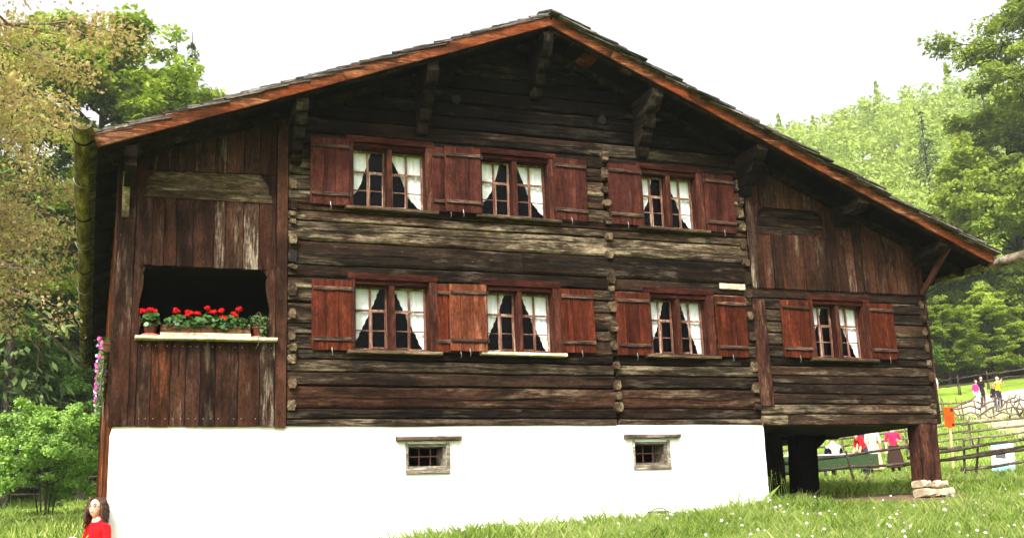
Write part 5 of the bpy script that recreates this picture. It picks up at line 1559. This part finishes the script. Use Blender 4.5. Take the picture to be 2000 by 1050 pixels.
    if style == 'curly':
        rr_ = np.random.default_rng(5)
        hm.ball((0, 0, 0), 1, 20, 14)
        hm.v = [tuple(c0 + rot @ (hshape(Vector(p)) * 1.07 + Vector((0, .022, .012))) * s) for p in hm.v]
        for q in range(230):
            a = rr_.uniform(-2.0, 2.0); z0 = rr_.uniform(.0, .11)
            st = Vector((math.sin(a) * .072, math.cos(a) * .085 + .012, z0 + .02)); pts = []
            L = rr_.uniform(.14, .30); f0 = rr_.uniform(0, 6.28)
            for k in range(9):
                t = k / 8
                o = st * (1 + .72 * math.sin(min(1, t * 1.1) * 1.9) ** 1.0); o.z = st.z - L * t
                o += Vector((math.cos(f0 + t * 14), math.sin(f0 + t * 14), 0)) * .018
                pts.append(c0 + rot @ o * s)
            hm.tube(pts, [.009 * s, .012 * s, .012 * s, .012 * s, .012 * s, .011 * s, .010 * s, .008 * s, .004 * s], 4)
    else:
        hm.ball((0, 0, 0), 1, 20, 16)
        pts = [Vector(p) for p in hm.v]
        keep = [f for f in hm.f if not (sum(pts[i].y for i in f) / 4 < -.25 and sum(pts[i].z for i in f) / 4 < .42) and sum(pts[i].z for i in f) / 4 > (-.45 if style == 'short' else -.9)]
        lenk = {'short': 0, 'bob': .07, 'long': .24}[style]
        def hp_(p):
            q = hshape(p) * 1.10 + Vector((0, .008, .006))
            if p.z < 0.1: q.z -= lenk * (0.1 - p.z); q.x *= 1 + .35 * (lenk > 0) * max(0, -p.z)
            q += Vector((math.sin(p.x * 17 + p.z * 9), math.cos(p.y * 15), math.sin(p.x * 11))) * .003
            return tuple(c0 + rot @ q * s)
        hm.v = [hp_(p) for p in pts]; hm.f = keep; hm.m = [0] * len(keep)
    if hc != 'none': hm.build('hair', HAIR[hc], bo, smooth=True)
    for ex_f in extras: ex_f(root, bo, s, c0, rot)
    return root
def skirt(mat, top=1.02, bot=.30, r0=.15, r1=.26):
    def f(root, bo, s, c0, rot):
        mb = MB(); V = []; F = []; n = 28; m = 6
        for j in range(m + 1):
            t = j / m; r = r0 + (r1 - r0) * t ** .8
            for k in range(n):
                a = 6.2832 * k / n; rr_ = r * (1 + .06 * t * math.sin(a * 7 + j * .3))
                V.append((rr_ * math.cos(a) * s, rr_ * .85 * math.sin(a) * s, (top + (bot - top) * t) * s))
        for j in range(m):
            for k in range(n): F.append((j * n + k, j * n + (k + 1) % n, (j + 1) * n + (k + 1) % n, (j + 1) * n + k))
        mb.add(V, F).build('skirt', mat, root, smooth=True)
    return f
def pack(mat, y=.20, z=1.22, w=.15, h=.22, name='backpack'):
    def f(root, bo, s, c0, rot):
        mb = MB(); mb.ball((0, y * s, z * s), (w * s, .09 * s, h * s), 12, 8); mb.build(name, mat, root, smooth=True)
        for sx in (-1, 1): MB().tube([(sx * .10 * s, .13 * s, 1.42 * s), (sx * .13 * s, .0, 1.47 * s), (sx * .13 * s, -.13 * s, 1.33 * s), (sx * .12 * s, .08 * s, 1.08 * s)], .016 * s, 5).build('strap', mat, root)
    return f
def bag(mat, x=.25, y=.1, z=1.0):
    def f(root, bo, s, c0, rot):
        MB().ball((x * s, y * s, z * s), (.06 * s, .12 * s, .10 * s), 10, 8).build('handbag', mat, root, smooth=True)
        MB().tube([(x * s, y * s, (z + .08) * s), (x * .75 * s, .04 * s, 1.30 * s), (.14 * s, .02 * s, 1.48 * s)], .012 * s, 5).build('bag_strap', mat, root)
    return f
def glasses(root, bo, s, c0, rot):
    mb = MB()
    for sx in (-1, 1):
        mb.tube([c0 + rot @ Vector((sx * .033 + .020 * math.cos(6.2832 * k / 10), -.098, .012 + .014 * math.sin(6.2832 * k / 10))) * s for k in range(11)], .0034 * s, 4, cap=False)
        mb.tube([c0 + rot @ Vector((sx * .053, -.097, .014)) * s, c0 + rot @ Vector((sx * .080, .0, .010)) * s], .002 * s, 4)
    mb.tube([c0 + rot @ Vector((-.013, -.099, .014)) * s, c0 + rot @ Vector((.013, -.099, .014)) * s], .002 * s, 4)
    mb.build('glasses', MAT['iron'], bo)
def lanyard(root, bo, s, c0, rot):
    MB().tube([(-.06 * s, -.04 * s, 1.0 * s - .50 * s), (-.07 * s, -.13 * s, .88 * s - .50 * s), (-.03 * s, -.165 * s, .72 * s - .5 * s), (0, -.175 * s, .60 * s - .5 * s)], .006 * s, 4).build('lanyard', pm((.75, .55, .05)), root)
def dressed(top, low, shoe=(.03, .03, .03), sleeves='short', legs='long'):
    t, l, sh_ = pm(top), pm(low), pm(shoe)
    d = dict(torso=t, uarm=t, pelvis=l, thigh=l, foot=sh_)
    if sleeves == 'long': d['farm'] = t
    if sleeves == 'none': d.pop('uarm')
    if legs == 'long': d['calf'] = l
    return d

# the woman sitting against the corner of the house: she faces left, her head turned to the camera
sit = J(pelvis=(0, .02, .14), waist=(0, .04, .27), chest=(0, .05, .46), upper=(0, .05, .60), neck=(0, .035, .68), skull=(0, .01, .76),
        shol=(-.165, .05, .585), shor=(.165, .05, .585), elbl=(-.25, .02, .32), elbr=(.25, .0, .32), wril=(-.20, -.22, .30), wrir=(.17, -.24, .30), handl=(-.15, -.30, .30), handr=(.11, -.31, .30),
        hipl=(-.09, .0, .12), hipr=(.09, .0, .12), knel=(-.11, -.38, .44), kner=(.12, -.40, .46), ankl=(-.11, -.55, .08), ankr=(.12, -.58, .08), toel=(-.12, -.72, .04), toer=(.13, -.75, .04))
wx, wy = .08, -.20
wz = -.33
person('seated woman with curly brown hair, glasses and a red T-shirt, leaning against the house corner', (wx, wy, wz), math.radians(-56), 1.62, sit,
       dressed((.72, .012, .016), (.74, .72, .68), (.3, .25, .2)), ('brown', 'curly'), (math.radians(24), -.12), SKIN, 1.0, (glasses, lanyard))

# visitors round the table behind the porch
def Z(x, y): return gz(x, y)
t_ = empty('picnic_table', (20.5, 13.6, Z(20.5, 13.6))); t_.rotation_euler = (0, 0, -.33); tag(t_, 'long table with a white top and green cloth, seen under the house', 'table')
MB().box(-1.6, 1.15, -.4, .4, .735, .765).build('tabletop', pm((.80, .80, .78), 'white_table_top'), t_)
sk_ = MB()
for k in range(30):
    x0 = -1.6 + 2.75 * k / 30; x1 = x0 + 2.75 / 30; y0 = -.41 - .012 * (k % 2); y1 = -.41 - .012 * ((k + 1) % 2)
    sk_.add([(x0, y0, .30), (x1, y1, .30), (x1, y1, .734), (x0, y0, .734)], [(0, 1, 2, 3)])
sk_.build('table_cloth', cloth('green_table_cloth', (.055, .095, .045), .2, .9, .4), t_)
for x in (-1.4, .95):
    for y in (-.33, .33): MB().beam((x, y, -.05), (x, y, .735), .05, .05, up=(0, 1, 0)).build('leg', MAT['iron'], t_)
G = 'visitors at the table'
px_ = lambda x, y: (x, y, Z(x, y))
person('visitor in a pink-red polo shirt with a black handbag beside the porch post', px_(24.1, 15.4), math.radians(-40), 1.58, J(elbr=(.25, .06, 1.14), wrir=(.20, -.20, 1.12), handr=(.14, -.27, 1.16), elbl=(-.25, .02, 1.13)),
       dressed((.74, .03, .10), (.045, .025, .018)), ('brown', 'short'), (.1, 0), SKIN, 1.25, (skirt(pm((.050, .028, .022)), 1.0, .25, .17, .30), bag(pm((.02, .02, .022)), -.27, .10, 1.0)), G)
person('visitor in a cream shirt and long pale skirt between two red shirts', px_(24.0, 16.3), math.radians(150), 1.64, J(), dressed((.80, .66, .50), (.66, .40, .28)), ('grey', 'short'), (0, 0), SKIN, 1.15, (skirt(pm((.72, .48, .36)), 1.02, .18, .17, .29),), G)
person('visitor in a red T-shirt leaning over the end of the table', px_(22.9, 15.3), math.radians(-100), 1.60, J(waist=(0, -.03, 1.07), chest=(0, -.13, 1.22), upper=(0, -.22, 1.33), neck=(0, -.29, 1.39), skull=(0, -.35, 1.44), shol=(-.17, -.21, 1.31), shor=(.17, -.21, 1.31), elbl=(-.22, -.24, 1.04), elbr=(.22, -.24, 1.04), wril=(-.22, -.32, .82), wrir=(.22, -.32, .82), handl=(-.22, -.35, .75), handr=(.22, -.35, .75)),
       dressed((.70, .02, .03), (.04, .05, .09)), ('brown', 'short'), (0, .2), SKIN, 1.0, (), G)
person('visitor in a purple top half hidden behind the red T-shirt', px_(24.3, 17.2), math.radians(-90), 1.74, J(), dressed((.20, .05, .10), (.05, .05, .08)), ('grey', 'short'), (.2, 0), SKIN, 1.1, (), G)
seat = lambda: J(pelvis=(0, .02, .52), waist=(0, .03, .66), chest=(0, 0, .86), upper=(0, -.01, 1.0), neck=(0, -.03, 1.08), skull=(0, -.05, 1.16), shol=(-.19, 0, .98), shor=(.19, 0, .98), elbl=(-.25, -.06, .72), elbr=(.25, -.06, .72), wril=(-.18, -.28, .78), wrir=(.18, -.28, .78), handl=(-.13, -.35, .80), handr=(.13, -.35, .80),
    hipl=(-.10, .0, .50), hipr=(.10, .0, .50), knel=(-.12, -.42, .50), kner=(.12, -.42, .50), ankl=(-.12, -.40, .09), ankr=(.12, -.40, .09), toel=(-.13, -.55, .04), toer=(.13, -.55, .04))
def stool(x, y, rz, label, col_):
    o = empty('stool', (x, y, Z(x, y)), rz); tag(o, label, 'stool')
    MB().box(-.2, .2, -.2, .2, .37, .41).build('seat', col_, o)
    for a in (-.17, .17):
        for b_ in (-.17, .17): MB().beam((a, b_, -.05), (a, b_, .37), .04, .04, up=(0, 1, 0)).build('leg', col_, o)
vest = dressed((.52, .47, .40), (.05, .05, .07)); vest['uarm'] = pm((.012, .012, .03)); vest['farm'] = vest['uarm']
stool(21.55, 15.05, .2, 'wooden stool under the man in the beige vest', MAT['rail'])
person('seated visitor in a beige vest seen from behind at the table', px_(21.55, 15.05), math.radians(170), 1.80, seat(), vest, ('grey', 'short'), (.4, 0), SKIN, 1.35, (), G)
stool(20.1, 14.9, .2, 'wooden stool under the person with the brown backpack', MAT['rail'])
person('seated visitor in white with a brown backpack, left end of the table', px_(20.1, 14.9), math.radians(160), 1.76, seat(), dressed((.78, .76, .78), (.2, .2, .25), sleeves='long'), ('brown', 'short'), (0, 0), SKIN, 1.2, (pack(pm((.17, .085, .045)), .22, .84, .17, .24),), G)
# walkers on the path
person('walker in a white top with a pink backpack, leftmost on the meadow', px_(45.6, 38.0), math.radians(-60), 1.70, J(), dressed((.78, .76, .76), (.22, .21, .22)), ('brown', 'short'), (0, 0), SKIN2, 1.0, (pack(pm((.80, .02, .14)), .20, 1.22),))
person('walker in a pink T-shirt and white trousers on the sandy path', px_(46.7, 35.9), math.radians(10), 1.70, J(kner=(.10, -.10, .50), ankr=(.10, -.06, .09), toer=(.11, -.23, .05)), dressed((.75, .05, .22), (.80, .78, .78), (.7, .7, .7)), ('black', 'bob'), (.2, 0), SKIN, 1.1)
person('walker in black with long dark hair behind the fair-haired one', px_(47.5, 36.3), math.radians(5), 1.76, J(), dressed((.02, .018, .020), (.03, .03, .04)), ('black', 'long'), (-.2, 0), SKIN, 1.0)
person('fair-haired walker in a black top and jeans, nearest on the path', px_(46.5, 34.4), math.radians(20), 1.60, J(knel=(-.10, -.12, .50), ankl=(-.10, -.10, .10), toel=(-.11, -.26, .07)), dressed((.022, .020, .020), (.06, .09, .17), (.5, .5, .5)), ('blond', 'long'), (-.3, .1), SKIN2, 1.0, (bag(pm((.03, .025, .02)), -.24, .0, 1.0),))
person('walker in a yellow shirt raising both arms to take a picture', px_(48.0, 35.6), math.radians(15), 1.78, J(elbl=(-.36, -.10, 1.36), wril=(-.16, -.28, 1.47), handl=(-.09, -.30, 1.50), elbr=(.36, -.10, 1.34), wrir=(.14, -.28, 1.47), handr=(.08, -.30, 1.50), kner=(.16, -.02, .5), ankr=(.20, .02, .09), toer=(.24, -.15, .04)),
       dressed((.72, .62, .02), (.035, .03, .06), sleeves='none'), ('none', 'short'), (.1, 0), SKIN, 1.05, (lambda root, bo, s, c0, rot: MB().box(-.055 * s, .055 * s, -.36 * s, -.31 * s, 1.50 * s, 1.57 * s).build('camera', MAT['iron'], root),))

# ------------------------------------------------------------------ meadow grass and flowers
def in_house(x, y): return ((x > .12) & (x < 9.42) & (y > -.03) & (y < 18.5)) | ((x > 9.3) & (x < 12.3) & (y > 2.6) & (y < 18.5))
def soil_(x, y): return np.hypot((x - 11.7) / 2.1, (y - .3) / 1.9)
def wedge(n, d0, d1, a0, a1, pw, rnd):
    d = (d0 ** pw + (d1 ** pw - d0 ** pw) * rnd.uniform(size=n)) ** (1 / pw)
    a = rnd.uniform(math.radians(a0), math.radians(a1), n)
    return d * np.sin(a), -14.5 + d * np.cos(a)
def blades(n, d0, d1, a0, a1, pw, hmin, hmax, wid, rnd, keep=None):
    x, y = wedge(n, d0, d1, a0, a1, pw, rnd)
    ok = ~in_house(x, y) & ((soil_(x, y) + rnd.uniform(-.45, .35, n)) > .85)
    if keep is not None: ok &= keep(x, y)
    x = x[ok]; y = y[ok]; n = len(x); z = ground_z(x, y) - .02
    cl = .6 + .55 * np.sin(x * 1.9 + 1.3 * np.sin(y * 1.4)) * np.sin(y * 2.3 + x * .6)
    h = rnd.uniform(hmin, hmax, n) * np.clip(.55 + .5 * cl, .35, 1.2) * np.where(rnd.uniform(size=n) < .03, 1.5, 1.)
    a = rnd.uniform(0, 6.283, n); w = wid * rnd.uniform(.6, 1.3, n)
    lean = rnd.normal(size=(n, 2)) * (h * .33)[:, None]
    B_ = np.stack([x, y, z], 1); s_ = np.stack([np.cos(a) * w, np.sin(a) * w, np.zeros(n)], 1)
    M_ = B_ + np.stack([lean[:, 0] * .35, lean[:, 1] * .35, h * .6], 1); T_ = B_ + np.stack([lean[:, 0], lean[:, 1], h], 1)
    return np.stack([B_ - s_, B_ + s_, M_ + s_ * .6, T_], 1).reshape(-1, 3)
rg_ = np.random.default_rng(12)
gr = np.concatenate([blades(290000, 10.2, 19.5, 2, 50, 1.5, .06, .18, .0034, rg_), blades(90000, 19.5, 34, 22, 50, 1.5, .08, .20, .009, rg_), blades(14000, 13.2, 17, 8, 42, 1., .12, .28, .003, rg_, lambda x, y: (y > -1.1) & (y < .4))])
def stalks(n, rnd):
    x = rnd.uniform(3.4, 9.3, n); y = -rnd.uniform(.05, 1.0, n); z = ground_z(x, y); h = rnd.uniform(.22, .62, n)
    lx = rnd.normal(size=n) * .10 * h; a = rnd.uniform(0, 3.14, n); w = .0022
    B_ = np.stack([x, y, z], 1); T_ = B_ + np.stack([lx, rnd.normal(size=n) * .05, h], 1); M_ = B_ * .5 + T_ * .5 + np.array([0, 0, .02]); s_ = np.stack([np.cos(a) * w, np.sin(a) * w, 0 * a], 1)
    st = np.stack([B_ - s_, B_ + s_, M_ + s_, M_ - s_], 1).reshape(-1, 3); s2 = np.stack([M_ - s_, M_ + s_, T_ + s_ * .6, T_ - s_ * .6], 1).reshape(-1, 3)
    C = np.repeat(T_, 7, 0) + np.stack([rnd.normal(size=7 * n) * .010, rnd.normal(size=7 * n) * .010, -rnd.uniform(0, .10, 7 * n)], 1)
    return np.concatenate([st, s2, leaf_cards(C, .007, rnd, .1, .5)])
gr = np.concatenate([gr, stalks(420, rg_)])
tag(cards('meadow_grass', gr, MAT['grass']), 'tall bright meadow grass in front of the white wall', 'grass', kind='stuff')
gr = np.concatenate([blades(60000, 32, 70, 27, 48, 1.6, .10, .24, .022, rg_, lambda x, y: y < 41.5 + .4 * np.maximum(0, x - 46)), blades(26000, 20, 54, -9, 3.5, 1.4, .10, .28, .02, rg_, lambda x, y: x < .1)])
tag(cards('far_meadow_grass', gr, MAT['grass']), 'short grass of the meadows behind and beside the house', 'grass', kind='stuff')
def blossoms(n, mat, name, label, size, h0, h1, seed, pw=1.6):
    rnd = np.random.default_rng(seed); x, y = wedge(n, 10.0, 21, 14, 48, pw, rnd)
    ok = ~in_house(x, y) & (soil_(x, y) > 1.05) & ((x > 6.5) | (rnd.uniform(size=n) < .25)); x = x[ok]; y = y[ok]; n = len(x)
    z = ground_z(x, y) + rnd.uniform(h0, h1, n); k = 8; C = np.stack([x, y, z], 1)
    nr = unit(np.stack([rnd.normal(size=n) * .35, -.45 + rnd.normal(size=n) * .35, np.ones(n)], 1)); a = unit(np.cross(nr, np.array([0, 1., 0]))); b_ = np.cross(nr, a)
    s_ = (size * rnd.uniform(.6, 1.25, n))[:, None]
    V = np.stack([C + (a * math.cos(6.2832 * q / k) + b_ * math.sin(6.2832 * q / k)) * s_ * (1 if q % 2 else .8) for q in range(k)], 1)
    V2 = V.copy(); V2 = C[:, None] + (V - C[:, None]) * .6 + nr[:, None] * s_[:, None] * .55
    tag(cards(name, np.concatenate([V.reshape(-1, 3), V2.reshape(-1, 3)]), MAT[mat], None, k), label, 'flowers', kind='stuff')
blossoms(430, 'white_petal', 'white_wildflowers', 'white daisies scattered in the grass before the porch', .021, .12, .26, 1)
blossoms(150, 'lilac_petal', 'clover_wildflowers', 'lilac clover heads scattered in the grass before the porch', .018, .12, .28, 2)
blossoms(170, 'yellow_petal', 'yellow_wildflowers', 'small yellow buttercups scattered in the grass', .010, .10, .22, 3)

# ------------------------------------------------------------------ summer haze
def haze():
    m = NT('summer_haze')
    v = m.n('VolumePrincipled', {'Color': (.92, .96, .90, 1), 'Density': HAZE, 'Anisotropy': .3})
    m.t.links.new(v.outputs[0], m.out.inputs['Volume'])
    return m.mat
HAZE = .0005
hz = MB().box(-430, 530, -210, 530, -14, 175).build('haze', haze())
tag(hz, 'thin pale summer haze in front of the far wooded hill', 'haze', kind='stuff')
